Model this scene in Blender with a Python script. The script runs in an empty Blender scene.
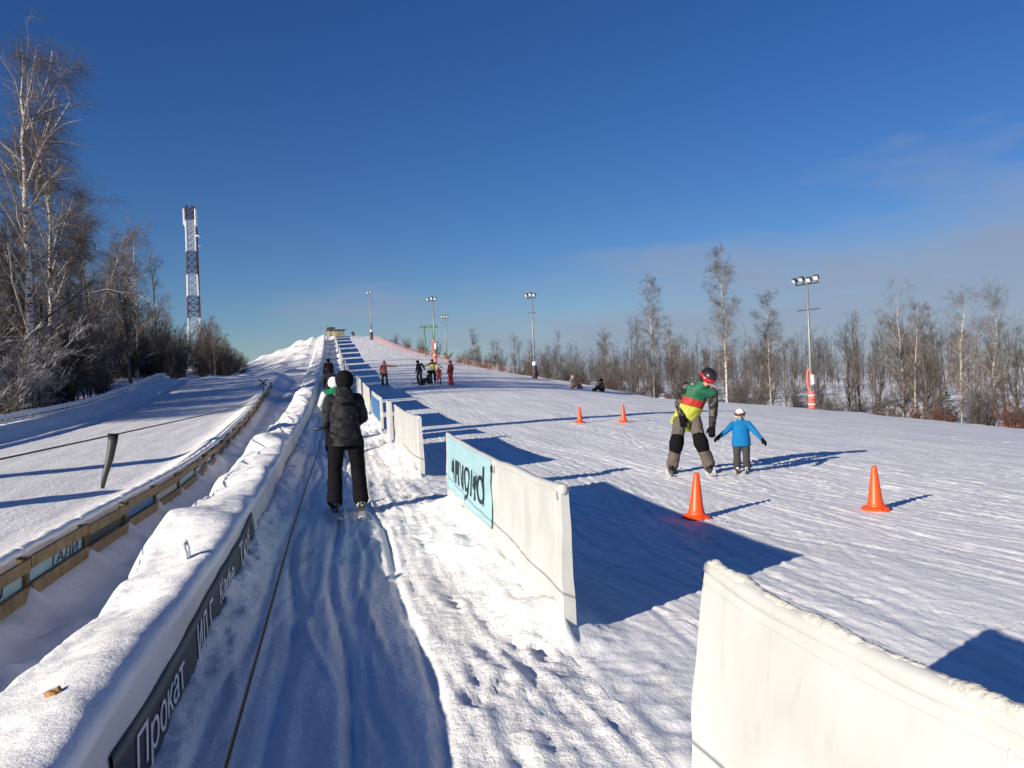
import bpy, bmesh, math, random
import numpy as np
from mathutils import Vector, Matrix

R = math.radians
S = bpy.context.scene
COL = S.collection
rs = np.random.default_rng(11)
SUN_EL, SUN_DIR = R(17.5), (-0.848, -0.525)      # direction towards the sun on the ground plane


# ------------------------------------------------------------------ helpers
def tag(o, label=None, cat=None, group=None, kind=None):
    for k, v in (('label', label), ('category', cat), ('group', group), ('kind', kind)):
        if v:
            o[k] = v
    return o


def empty(name, loc=(0, 0, 0), rz=0.0, **kw):
    o = bpy.data.objects.new(name, None)
    o.empty_display_size = .2
    COL.objects.link(o)
    o.location = loc
    o.rotation_euler = (0, 0, rz)
    return tag(o, **kw)


def link(name, me, m, parent=None):
    for x in (m if isinstance(m, (list, tuple)) else [m]):
        me.materials.append(x)
    o = bpy.data.objects.new(name, me)
    COL.objects.link(o)
    if parent:
        o.parent = parent
    return o


def raw_mesh(name, V, Fs, smooth=True, mi=None):
    me = bpy.data.meshes.new(name)
    V = np.asarray(V, np.float32)
    Fs = [np.asarray(f, np.int32) for f in Fs if len(f)]
    tot = np.concatenate([np.full(len(f), f.shape[1], np.int32) for f in Fs])
    idx = np.concatenate([f.ravel() for f in Fs])
    st = np.concatenate([[0], np.cumsum(tot)[:-1]]).astype(np.int32)
    me.vertices.add(len(V))
    me.vertices.foreach_set('co', V.ravel())
    me.loops.add(len(idx))
    me.loops.foreach_set('vertex_index', idx)
    me.polygons.add(len(tot))
    me.polygons.foreach_set('loop_start', st)
    if mi is not None:
        me.polygons.foreach_set('material_index', np.asarray(mi, np.int32))
    me.update(calc_edges=True)
    me.validate()
    me.polygons.foreach_set('use_smooth', np.full(len(me.polygons), smooth, bool))
    return me


class B:
    """collects shapes for one mesh"""
    def __init__(self):
        self.v, self.q, self.t, self.n = [], [], [], 0

    def add(self, V, q=(), t=()):
        self.v.append(np.asarray(V, float).reshape(-1, 3))
        if len(q):
            self.q.append(np.asarray(q, int) + self.n)
        if len(t):
            self.t.append(np.asarray(t, int) + self.n)
        self.n += len(self.v[-1])
        return self

    def box(self, c, s, rz=0., rx=0., ry=0., bev=.12):
        # a chamfered box: 24 vertices
        hx, hy, hz = s[0] / 2, s[1] / 2, s[2] / 2
        b = bev * min(hx, hy, hz)
        V, ids = [], {}
        for i in (-1, 1):
            for j in (-1, 1):
                for k in (-1, 1):
                    for a in range(3):
                        p = [i * (hx - b), j * (hy - b), k * (hz - b)]
                        p[a] = (i, j, k)[a] * (hx, hy, hz)[a]
                        ids[(i, j, k, a)] = len(V)
                        V.append(p)
        q, t = [], []
        for a in range(3):
            o = [x for x in range(3) if x != a]
            for s_ in (-1, 1):
                f = []
                for u, w in ((-1, -1), (1, -1), (1, 1), (-1, 1)):
                    e = [0, 0, 0]
                    e[a] = s_; e[o[0]] = u; e[o[1]] = w
                    f.append(ids[(*e, a)])
                flip = (s_ > 0) == (a == 1)
                q.append(f[::-1] if flip else f)
        for a in range(3):
            o = [x for x in range(3) if x != a]
            for u in (-1, 1):
                for w in (-1, 1):
                    e0 = [0, 0, 0]; e0[o[0]] = u; e0[o[1]] = w
                    e1 = list(e0); e0[a] = -1; e1[a] = 1
                    q.append([ids[(*e0, o[0])], ids[(*e1, o[0])], ids[(*e1, o[1])], ids[(*e0, o[1])]])
        for i in (-1, 1):
            for j in (-1, 1):
                for k in (-1, 1):
                    t.append([ids[(i, j, k, a)] for a in range(3)])
        M = Matrix.Rotation(rz, 3, 'Z') @ Matrix.Rotation(ry, 3, 'Y') @ Matrix.Rotation(rx, 3, 'X')
        V = np.asarray(V) @ np.array(M).T + np.asarray(c)
        return self.add(V, q, t)

    def tube(self, pts, rad, n=8, cap=True, flat=1.0):
        P = np.asarray(pts, float)
        k = len(P)
        r = np.broadcast_to(np.asarray(rad, float), (k,))
        T = np.gradient(P, axis=0)
        T /= np.linalg.norm(T, axis=1)[:, None] + 1e-9
        ref = np.array([0, 0, 1.]) if abs(T[:, 2]).mean() < .8 else np.array([0, 1., 0])
        u = np.cross(T, ref); u /= np.linalg.norm(u, axis=1)[:, None] + 1e-9
        w = np.cross(T, u)
        a = np.arange(n) / n * 2 * math.pi
        V = P[:, None] + r[:, None, None] * (np.cos(a)[None, :, None] * u[:, None] + flat * np.sin(a)[None, :, None] * w[:, None])
        V = V.reshape(-1, 3)
        i = np.arange(k - 1)[:, None] * n; j = np.arange(n)[None]; j2 = (j + 1) % n
        q = np.stack([i + j, i + j2, i + n + j2, i + n + j], -1).reshape(-1, 4)
        t = []
        if cap:
            V = np.vstack([V, P[0], P[-1]])
            for x in range(n):
                t.append([k * n, (x + 1) % n, x]); t.append([k * n + 1, (k - 1) * n + x, (k - 1) * n + (x + 1) % n])
        return self.add(V, q, t)

    def lathe(self, prof, c=(0, 0, 0), n=24):
        P = np.asarray([(0, 0, z) for r, z in prof], float) + np.asarray(c)
        r = [r for r, z in prof]
        a = np.arange(n) / n * 2 * math.pi
        k = len(prof)
        V = np.stack([np.stack([c[0] + r[i] * np.cos(a), c[1] + r[i] * np.sin(a), np.full(n, P[i, 2])], -1) for i in range(k)]).reshape(-1, 3)
        i = np.arange(k - 1)[:, None] * n; j = np.arange(n)[None]; j2 = (j + 1) % n
        q = np.stack([i + j, i + j2, i + n + j2, i + n + j], -1).reshape(-1, 4)
        V = np.vstack([V, P[0], P[-1]])
        t = []
        for x in range(n):
            t.append([k * n, (x + 1) % n, x]); t.append([k * n + 1, (k - 1) * n + x, (k - 1) * n + (x + 1) % n])
        return self.add(V, q, t)

    def cap(self, a, b, ra, rb, fx=1., fy=1., n=14, lat=(1, 0, 0)):
        """closed tapered capsule, cross-section stretched fx sideways and fy forwards"""
        a, b = np.asarray(a, float), np.asarray(b, float)
        d = b - a; L = np.linalg.norm(d)
        t = d / L if L > 1e-6 else np.array([0, 0, 1.])
        u = np.asarray(lat, float); u = u - t * (u @ t)
        if np.linalg.norm(u) < .2:
            u = np.array([0, 1., 0]) - t * t[1]
        u /= np.linalg.norm(u); w = np.cross(t, u)
        th = np.linspace(-math.pi / 2, 0, 5)
        rings = [(a + t * ra * math.sin(x), ra * max(math.cos(x), .02)) for x in th] + \
                [(b + t * rb * math.sin(-x), rb * max(math.cos(x), .02)) for x in th[::-1]]
        an = np.arange(n) / n * 2 * math.pi
        V = np.stack([c + r * (fx * np.cos(an)[:, None] * u + fy * np.sin(an)[:, None] * w) for c, r in rings]).reshape(-1, 3)
        k = len(rings)
        i = np.arange(k - 1)[:, None] * n; j = np.arange(n)[None]; j2 = (j + 1) % n
        q = np.stack([i + j, i + j2, i + n + j2, i + n + j], -1).reshape(-1, 4)
        V = np.vstack([V, rings[0][0], rings[-1][0]])
        tt = []
        for x in range(n):
            tt.append([k * n, (x + 1) % n, x]); tt.append([k * n + 1, (k - 1) * n + x, (k - 1) * n + (x + 1) % n])
        return self.add(V, q, tt)

    def grid(self, V, closed=False):
        V = np.asarray(V, float)
        a, b = V.shape[:2]
        i = np.arange(a - 1)[:, None] * b
        j = np.arange(b if closed else b - 1)[None]; j2 = (j + 1) % b
        q = np.stack([i + j, i + j2, i + b + j2, i + b + j], -1).reshape(-1, 4)
        return self.add(V.reshape(-1, 3), q)

    def mesh(self, name, smooth=True):
        return raw_mesh(name, np.vstack(self.v), [np.vstack(a) for a in (self.q, self.t) if a], smooth)

    def build(self, name, m, parent=None, smooth=False):
        return link(name, self.mesh(name, smooth), m, parent)


# ------------------------------------------------------------------ noise
def _hash(i, j, s):
    h = (i * 374761393 + j * 668265263 + s * 1442695041) & 0xFFFFFFFF
    h = ((h ^ (h >> 13)) * 1274126177) & 0xFFFFFFFF
    h = h ^ (h >> 16)
    return h


def noise(x, y, s=0):
    x, y = np.broadcast_arrays(np.asarray(x, float), np.asarray(y, float))
    xi = np.floor(x).astype(np.int64); yi = np.floor(y).astype(np.int64)
    fx = x - xi; fy = y - yi
    ux = fx * fx * fx * (fx * (fx * 6 - 15) + 10); uy = fy * fy * fy * (fy * (fy * 6 - 15) + 10)

    def g(a, b):
        h = _hash(xi + a, yi + b, s).astype(float) / 4294967296. * 2 * math.pi
        return np.cos(h) * (fx - a) + np.sin(h) * (fy - b)
    n0 = g(0, 0) * (1 - ux) + g(1, 0) * ux
    n1 = g(0, 1) * (1 - ux) + g(1, 1) * ux
    return 1.5 * (n0 * (1 - uy) + n1 * uy)


def fbm(x, y, o=4, s=0):
    r, a = 0., 1.
    for i in range(o):
        r = r + a * noise(x * 2 ** i, y * 2 ** i, s + i); a *= .5
    return r


def sst(a, b, x):
    t = np.clip((np.asarray(x, float) - a) / (b - a), 0, 1)
    return t * t * (3 - 2 * t)


# ------------------------------------------------------------------ terrain
_yt = np.arange(-60, 1200, 1.)
_f = np.interp(_yt, [-60, 0, 10, 20, 30, 40, 55, 76, 100, 120, 138, 150, 165, 200, 260, 1200],
               [-.6, 0, .09, .26, .55, 1.0, 1.85, 3.55, 6.2, 8.6, 10.6, 10.8, 10.0, 6.0, .5, 0.])
_f = np.convolve(np.pad(_f, 5, 'edge'), np.ones(11) / 11, 'valid')


def fy(y):
    return np.interp(y, _yt, _f)


def edge_x(y):
    return np.interp(y, [-60, -10, 25, 43, 58, 70, 85, 105, 126, 150, 1200], [31, 31, 30, 28.3, 22, 18.3, 12.5, 8.2, 6.4, 6, 6])


def fence_x(y):
    return np.interp(y, [0, 5, 15, 26, 44, 60], [-2.62, -2.58, -2.5, -2.95, -3.6, -3.9])


def H(x, y):
    """large shape of the snow surface"""
    x, y = np.broadcast_arrays(np.asarray(x, float), np.asarray(y, float))
    z = fy(y).copy()
    xe = edge_x(y)
    # the slope tilts down to the right, then drops off into the wood
    xr = np.minimum(np.maximum(x - 2, 0), np.maximum(xe - 2, 0))
    z -= xr * .004 + xr * xr * np.interp(y, [0, 25, 43, 58, 70, 90, 120], [.0016, .0022, .0025, .0043, .0042, .006, .004])
    d = np.maximum(x - xe, 0)
    z -= 1.9 * sst(0, 9, d) + np.minimum(d, 60) * .03 + sst(0, 30, d) * np.maximum(fy(y) - 3, 0) * .8
    # tubing run on the left: levels out into a crest, wood beyond
    left = sst(-3.0, -3.9, x)
    run = np.interp(y, [-60, 0, 20, 30, 40, 50, 58, 64, 70, 80, 100, 140, 220, 300, 1200],
                    [-.6, .02, .22, .55, 1.05, 1.75, 2.65, 3.15, 3.0, 3.05, 3.8, 5.6, 6, 2, 0])
    side = sst(58, 72, y)
    hill = np.maximum(fy(y) - np.maximum(-3.0 - x, 0) * np.interp(y, [60, 90, 140], [.05, .2, .42]), np.minimum(run, fy(y)))
    z = np.where(x < -3.0, (1 - side) * (left * run + (1 - left) * fy(y)) + side * hill, z)
    # berm with the low slat fence along the left of the run
    bx = -10.9 + .25 * np.sin(y * .21)
    z += .42 * np.exp(-((x - bx) / .8) ** 2) * sst(14, 20, y) * sst(63, 56, y)
    z += .5 * sst(-11.3, -16, x) * sst(10, 40, y)
    # ditch between fence and bank
    fx_ = fence_x(y)
    dn = sst(52, 44, y)
    z -= .17 * sst(fx_ - .02, fx_ + .35, x) * sst(-1.1, -1.5, x) * dn
    z += .36 * np.exp(-(np.maximum(fx_ - .06 - x, 0) / .55) ** 2) * sst(fx_ - .04, fx_ - .15, x) * dn
    # broken snow heaps up the left side of the hill
    z += np.maximum(fbm(x * .30, y * .13, 2, 91), 0) * .55 * sst(58, 66, y) * sst(-1.6, -3, x) * sst(-16, -9, x)
    return z


def ground(x, y):
    return float(H(x, y))


# barriers along the right of the lift track: (y0, y1, x, height)
WX = -.86
bar_x = lambda y: np.interp(y, [0, 32, 80, 130], [1.38, 1.38, .80, .25])
BAR = [(-3.2, 1.28, 1.29, .94), (1.36, 2.86, 1.33, .935), (5.12, 10.68, 1.40, .93), (13.9, 19.9, 1.37, 1.0), (21.4, 23.0, 1.38, 1.0), (25.4, 31.2, 1.36, .98)]
_y = 33.6
for _k in range(14):
    _l = 6.2
    if _y + _l > 137:
        break
    BAR.append((_y, _y + _l, float(bar_x(_y + 3)) + .04 * math.sin(_k * 2.1), 1.0 + .06 * math.sin(_k * 1.7)))
    _y += _l + 1.9


FENCE_Y = [5.0, 6.15, 7.55, 9.15, 10.75, 12.4, 14.1, 15.9, 17.7, 19.5, 21.5, 23.5, 25.6, 28, 30.5, 33, 36, 39, 42, 45.5, 49, 52.5]


def detail(x, y):
    z = np.zeros(np.broadcast(x, y).shape)
    tr = sst(-1.2, -.9, x) * sst(.07, -.13, x - bar_x(y))
    shade = sst(.75, .35, x)
    w = .25 * np.sin(y * .35) + .12 * np.sin(y * .9 + 1)
    z += tr * (.022 * noise((x + .1 * w) * 5, y * .28, 3) + .010 * noise((x + .08 * w) * 13, y * .5, 4) + .005 * noise(x * 26, y * 1.6, 5))
    z += tr * shade * (.010 * noise(x * 3.2, y * 2.2, 6) + .004 * noise(x * 20, y * 17, 7))
    for fq, am_, sd in ((3.6, .016, 9), (6.5, .009, 10)):
        z += tr * am_ * np.clip(1 - np.abs(noise((x + .16 * np.sin(y * .8 + sd)) * fq, y * .22, sd)) * 4.5, 0, 1) ** 2 * sst(-.25, .25, noise(x * 2, y * .6, sd + 40))
    z += np.exp(-((x - WX) / .17) ** 2) * sst(-1.2, -.9, x) * np.interp(y, [2.5, 3.4, 5, 8, 12, 40], [.02, .03, .06, .16, .14, .08]) * (1 + .5 * noise(x * 5, y * 2.3, 47) + .25 * noise(x * 12, y * 9, 48))
    # ruts worn by skis up the track
    for x0, ph, am, dd in ((-.38, 0, .10, .030), (-.02, .7, .09, .034), (.20, 2, .13, .020), (-.62, 3, .07, .018), (.42, 4.1, .09, .03)):
        xt = x0 + am * np.sin(y * .5 + ph) * .6 + am * .4 * np.sin(y * 1.3 + ph * 2)
        z -= tr * dd * np.exp(-((x - xt) / .032) ** 2)
        z += tr * dd * .55 * np.exp(-((x - xt - .075) / .022) ** 2) * (.5 + noise(y * 1.7, x0 * 9, 8))
    # trampled snow between the ruts and the barriers
    rough = sst(.35, .75, x) * sst(2.1, 1.5, x) * sst(60, 40, y)
    n = fbm(x * 2.6, y * 2.0, 4, 12)
    z += rough * (.017 * n + .010 * fbm(x * 8, y * 7, 3, 17) + .010 * np.abs(noise(x * 3.5, y * 2.6, 21)))
    z += rough * .012 * sst(.42, .62, noise(x * 8.5, y * 7.3, 31)) * sst(-.1, .35, noise(x * 1.4, y * .9, 33))
    # boot prints with pushed-up rims
    if np.size(x) > 1:
        gp = np.random.default_rng(8)
        for k in range(10):
            px, py, an = gp.uniform(.62, 1.75), gp.uniform(2.6, 12), gp.normal(.1, .5)
            if px > 1.2 and 4.6 < py:
                px -= .5
            m = (np.abs(x - px) < .35) & (np.abs(y - py) < .35)
            if m.any():
                dx, dy = x[m] - px, y[m] - py
                u, v_ = dx * math.cos(an) + dy * math.sin(an), -dx * math.sin(an) + dy * math.cos(an)
                rr = np.sqrt((u / .060) ** 2 + (v_ / .145) ** 2) + .18 * noise(x[m] * 16, y[m] * 16, 34)
                z[m] += -.020 * sst(1.15, .75, rr) + .009 * np.exp(-((rr - 1.35) / .25) ** 2)
    # drifts heaped against the barriers
    for y0, y1, bx, h in BAR:
        m = sst(y0 - .35, y0 + .25, y) * sst(y1 + .4, y1 - .3, y)
        am = .15 + .08 * noise(y * .7, bx, 41)
        prof = np.where(x < bx, np.exp(-((bx - x) / (.40 + .2 * noise(y * .7, 2., 42))) ** 2), np.exp(-((x - bx) / .22) ** 2) * .5)
        z += m * am * prof * (1 + .35 * noise(x * 3, y * 2.2, 43))
    # groomed and skied-out slope
    pi = sst(1.3, 2.0, x) * sst(1.5, -.5, x - edge_x(y))
    near = np.clip(1.1 - y / 42, .06, 1) * sst(17, 8, x)
    wob = .5 * noise(x * .12, y * .07, 50)
    z += pi * (.022 * noise(x * .55, y * .30, 51) + .008 * noise((x + wob) * 2.2, y * .33, 52)
               + near * .0035 * noise((x + wob * 1.4) * 6.5, y * .55, 53) + near * .0022 * noise((x - wob) * 15, y * 1.2, 54)
               + near * .0035 * fbm(x * 7, y * 7, 3, 55))
    lump = noise(x * 1.6, y * 1.1, 58)
    z += pi * near * .011 * sst(.45, .8, lump) * (.6 + noise(x * 11, y * 11, 59))
    # tubing run, ditch, wood floor
    rn = sst(-2.7, -3.0, x) * sst(-11, -10, x)
    z += rn * (.012 * noise(x * 2.2, y * .25, 61) + .004 * noise(x * 8, y * 1.1, 62))
    dt = sst(-2.8, -2.4, x) * sst(-1.0, -1.5, x)
    z += dt * (.05 * fbm(x * 1.5, y * .9, 3, 66) + .012 * fbm(x * 6, y * 5, 2, 67))
    # snow that slid off the fence braces
    if np.size(x) > 1:
        for k, yp in enumerate(FENCE_Y):
            xp = float(fence_x(yp)); m = (np.abs(y - yp + .06) < .6) & (x > xp - .05) & (x < xp + 1.1)
            if m.any():
                u = (x[m] - xp) / (.62 + .14 * math.sin(k * 2.3)); v_ = y[m] - yp + .16 * u + .05 * np.sin(u * 4 + k)
                w_ = (.075 + .07 * np.clip(u, 0, 1.2)) * (1 + .3 * math.sin(k * 1.7))
                z[m] += (.17 + .04 * math.sin(k * 3.1)) * np.clip(1 - u, 0, 1) ** 1.2 * sst(-.05, .06, u) * np.exp(-(v_ / w_) ** 2) * (1 + .25 * noise(x[m] * 7, y[m] * 7, 97))
    wd = np.maximum(sst(-10.5, -12, x), sst(-.5, 4, x - edge_x(y)))
    z += wd * .16 * fbm(x * .5, y * .5, 4, 71) * np.clip(2 - y / 200, 0, 1)
    return z


def groove(Z, X, Y, seed, n):
    """ski tracks: pairs of narrow curved grooves"""
    g = np.random.default_rng(seed)
    xs, ys = X[0], Y[:, 0]
    for k in range(n):
        y0 = 52 * g.uniform() ** 1.5; L = g.uniform(4, 20)
        x0 = g.uniform(2.0, 24); a = g.uniform(.03, .55); wl = g.uniform(6, 20); ph = g.uniform(0, 6.3)
        sl = g.normal(-.06, .16)
        if k % 5 == 0:
            a *= 2.5; sl = g.normal(0, .6)
        dd = g.uniform(.003, .010); wd = g.uniform(.012, .026)
        m = np.where((ys > y0) & (ys < y0 + L))[0]
        if len(m) == 0:
            continue
        yy = ys[m]
        xt = x0 + sl * (yy - y0) + a * np.sin((yy - y0) / wl * 6.28 + ph)
        fade = np.minimum(1, np.minimum(yy - y0, y0 + L - yy) / 1.2)
        for off in (0, g.uniform(.16, .4)):
            lo = np.searchsorted(xs, xt.min() + off - .3); hi = np.searchsorted(xs, xt.max() + off + .3)
            if hi <= lo:
                continue
            dx = xs[None, lo:hi] - (xt + off)[:, None]
            keep = (xs[None, lo:hi] > 1.75)
            Z[m[:, None], np.arange(lo, hi)[None]] += keep * fade[:, None] * dd * (-np.exp(-(dx / wd) ** 2) + .7 * np.exp(-((dx - wd * 1.9) / wd) ** 2))


def seg(*a):
    out = []
    for x0, x1, st in a:
        out.append(np.arange(x0, x1, st))
    return np.unique(np.round(np.concatenate(out), 4))


# ------------------------------------------------------------------ materials
def M(name, col, rough=.6, spec=.5, metal=0., bump=None, var=0., vscale=6., trans=0., subs=0.):
    m = bpy.data.materials.new(name)
    m.use_nodes = True
    nt = m.node_tree; p = nt.nodes['Principled BSDF']
    c = (*col, 1)
    p.inputs['Base Color'].default_value = c
    p.inputs['Roughness'].default_value = rough
    p.inputs['Metallic'].default_value = metal
    p.inputs['Specular IOR Level'].default_value = spec
    if trans:
        p.inputs['Transmission Weight'].default_value = trans
    if var or bump:
        tc = nt.nodes.new('ShaderNodeTexCoord')
        nz = nt.nodes.new('ShaderNodeTexNoise')
        nz.inputs['Scale'].default_value = vscale; nz.inputs['Detail'].default_value = 5
        nt.links.new(tc.outputs['Object'], nz.inputs['Vector'])
    if var:
        mr = nt.nodes.new('ShaderNodeMapRange')
        mr.inputs['From Min'].default_value = .3; mr.inputs['From Max'].default_value = .7
        mr.inputs['To Min'].default_value = 1 - var; mr.inputs['To Max'].default_value = 1 + var * .6
        nt.links.new(nz.outputs['Fac'], mr.inputs['Value'])
        mx = nt.nodes.new('ShaderNodeVectorMath'); mx.operation = 'SCALE'
        mx.inputs[0].default_value = col
        nt.links.new(mr.outputs[0], mx.inputs['Scale'])
        nt.links.new(mx.outputs[0], p.inputs['Base Color'])
    if bump:
        nb = nt.nodes.new('ShaderNodeTexNoise')
        nb.inputs['Scale'].default_value = bump[0]; nb.inputs['Detail'].default_value = 4
        nt.links.new(tc.outputs['Object'], nb.inputs['Vector'])
        bp = nt.nodes.new('ShaderNodeBump')
        bp.inputs['Strength'].default_value = bump[1]; bp.inputs['Distance'].default_value = bump[2]
        nt.links.new(nb.outputs['Fac'], bp.inputs['Height'])
        nt.links.new(bp.outputs[0], p.inputs['Normal'])
    return m


def snow_mat(name, scales, col=(.865, .865, .865), stretch=(1, 1, 1)):
    m = bpy.data.materials.new(name)
    m.use_nodes = True
    nt = m.node_tree; N = nt.nodes; Lk = nt.links.new; p = N['Principled BSDF']
    p.inputs['Roughness'].default_value = .55
    p.inputs['Specular IOR Level'].default_value = .25
    tc = N.new('ShaderNodeTexCoord')
    mp = N.new('ShaderNodeMapping'); mp.inputs['Scale'].default_value = stretch
    Lk(tc.outputs['Object'], mp.inputs['Vector'])
    # faint dirt and packed / loose variation
    a = N.new('ShaderNodeTexNoise'); a.inputs['Scale'].default_value = 1.1; a.inputs['Detail'].default_value = 7
    Lk(mp.outputs[0], a.inputs['Vector'])
    mr = N.new('ShaderNodeMapRange')
    mr.inputs['From Min'].default_value = .3; mr.inputs['From Max'].default_value = .72
    mr.inputs['To Min'].default_value = .86; mr.inputs['To Max'].default_value = 1.06
    Lk(a.outputs['Fac'], mr.inputs['Value'])
    sc = N.new('ShaderNodeVectorMath'); sc.operation = 'SCALE'; sc.inputs[0].default_value = col
    Lk(mr.outputs[0], sc.inputs['Scale'])
    Lk(sc.outputs[0], p.inputs['Base Color'])
    prev = None
    for s, st, ds, mapped in scales:
        n = N.new('ShaderNodeTexNoise'); n.inputs['Scale'].default_value = s; n.inputs['Detail'].default_value = 6
        n.inputs['Roughness'].default_value = .62
        Lk((mp if mapped else tc).outputs[0 if mapped else 'Object'], n.inputs['Vector'])
        b = N.new('ShaderNodeBump'); b.inputs['Strength'].default_value = st; b.inputs['Distance'].default_value = ds
        Lk(n.outputs['Fac'], b.inputs['Height'])
        if prev:
            Lk(prev.outputs[0], b.inputs['Normal'])
        prev = b
    Lk(prev.outputs[0], p.inputs['Normal'])
    return m


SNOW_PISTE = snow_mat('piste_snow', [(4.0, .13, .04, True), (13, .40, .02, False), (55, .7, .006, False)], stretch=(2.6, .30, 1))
nt = SNOW_PISTE.node_tree; p = nt.nodes['Principled BSDF']
src = p.inputs['Base Color'].links[0].from_socket
tc = nt.nodes.new('ShaderNodeTexCoord')
prev = src
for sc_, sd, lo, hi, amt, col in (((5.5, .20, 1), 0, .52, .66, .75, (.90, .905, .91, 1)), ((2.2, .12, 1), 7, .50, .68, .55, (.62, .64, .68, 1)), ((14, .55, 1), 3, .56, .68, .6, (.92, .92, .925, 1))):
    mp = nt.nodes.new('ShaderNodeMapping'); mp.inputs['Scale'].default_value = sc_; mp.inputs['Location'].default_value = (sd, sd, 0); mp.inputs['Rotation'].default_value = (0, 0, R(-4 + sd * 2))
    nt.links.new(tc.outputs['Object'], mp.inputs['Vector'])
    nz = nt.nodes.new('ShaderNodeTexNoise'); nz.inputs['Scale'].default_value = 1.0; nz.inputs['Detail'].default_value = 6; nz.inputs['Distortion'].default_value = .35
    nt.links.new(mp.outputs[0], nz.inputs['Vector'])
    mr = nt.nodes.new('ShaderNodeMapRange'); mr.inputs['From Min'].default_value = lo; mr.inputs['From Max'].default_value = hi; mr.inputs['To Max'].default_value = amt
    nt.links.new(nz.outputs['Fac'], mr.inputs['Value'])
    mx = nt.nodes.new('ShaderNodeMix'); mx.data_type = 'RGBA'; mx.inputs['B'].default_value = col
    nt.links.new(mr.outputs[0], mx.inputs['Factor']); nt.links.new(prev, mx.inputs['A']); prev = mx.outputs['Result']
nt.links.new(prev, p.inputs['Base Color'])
SNOW_TRACK = snow_mat('track_snow', [(4.0, .45, .03, True), (15, .9, .022, False), (55, .8, .006, False)], stretch=(3.0, .5, 1))
SNOW_SOFT = snow_mat('soft_snow', [(5, .35, .04, False), (22, .55, .014, False), (80, .6, .004, False)])
SNOW_CAP = snow_mat('clinging_snow', [(22, .5, .01, False), (80, .4, .003, False)], col=(.84, .845, .85))


def snowy(name, col, amount=.35, rough=.8, var=.3, vscale=5., marks=False):
    """bark with snow lying on the upper side of every limb"""
    m = bpy.data.materials.new(name)
    m.use_nodes = True
    nt = m.node_tree; N = nt.nodes; Lk = nt.links.new; p = N['Principled BSDF']
    p.inputs['Roughness'].default_value = rough; p.inputs['Specular IOR Level'].default_value = .2
    tc = N.new('ShaderNodeTexCoord')
    nz = N.new('ShaderNodeTexNoise'); nz.inputs['Scale'].default_value = vscale; nz.inputs['Detail'].default_value = 5
    Lk(tc.outputs['Object'], nz.inputs['Vector'])
    cr = N.new('ShaderNodeValToRGB')
    cr.color_ramp.elements[0].position = .3; cr.color_ramp.elements[1].position = .7
    cr.color_ramp.elements[0].color = (*[c * (1 - var) for c in col], 1)
    cr.color_ramp.elements[1].color = (*[c * (1 + var) for c in col], 1)
    Lk(nz.outputs['Fac'], cr.inputs['Fac'])
    out = cr.outputs['Color']
    if marks:       # birch bark: dark rings and patches
        mp = N.new('ShaderNodeMapping'); mp.inputs['Scale'].default_value = (3, 3, 9)
        Lk(tc.outputs['Object'], mp.inputs['Vector'])
        n2 = N.new('ShaderNodeTexNoise'); n2.inputs['Scale'].default_value = 1.2; n2.inputs['Detail'].default_value = 6
        Lk(mp.outputs[0], n2.inputs['Vector'])
        r2 = N.new('ShaderNodeValToRGB'); r2.color_ramp.elements[0].position = .54; r2.color_ramp.elements[1].position = .62
        Lk(n2.outputs['Fac'], r2.inputs['Fac'])
        mx = N.new('ShaderNodeMix'); mx.data_type = 'RGBA'
        Lk(r2.outputs['Color'], mx.inputs['Factor']); Lk(out, mx.inputs['A']); mx.inputs['B'].default_value = (.035, .03, .028, 1)
        out = mx.outputs['Result']
    if amount > 0:
        ge = N.new('ShaderNodeNewGeometry'); sp = N.new('ShaderNodeSeparateXYZ')
        Lk(ge.outputs['Normal'], sp.inputs[0])
        n3 = N.new('ShaderNodeTexNoise'); n3.inputs['Scale'].default_value = 1.7; n3.inputs['Detail'].default_value = 4
        Lk(tc.outputs['Object'], n3.inputs['Vector'])
        ad = N.new('ShaderNodeMath'); ad.operation = 'MULTIPLY_ADD'; ad.inputs[1].default_value = 1.6
        Lk(n3.outputs['Fac'], ad.inputs[0]); Lk(sp.outputs['Z'], ad.inputs[2])
        r3 = N.new('ShaderNodeValToRGB')
        th = 1.0 + (1 - amount)
        mr = N.new('ShaderNodeMapRange'); mr.inputs['From Min'].default_value = th - .08; mr.inputs['From Max'].default_value = th + .08
        Lk(ad.outputs[0], mr.inputs['Value'])
        mx = N.new('ShaderNodeMix'); mx.data_type = 'RGBA'
        Lk(mr.outputs[0], mx.inputs['Factor']); Lk(out, mx.inputs['A']); mx.inputs['B'].default_value = (.8, .82, .85, 1)
        out = mx.outputs['Result']
    Lk(out, p.inputs['Base Color'])
    return m


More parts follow.
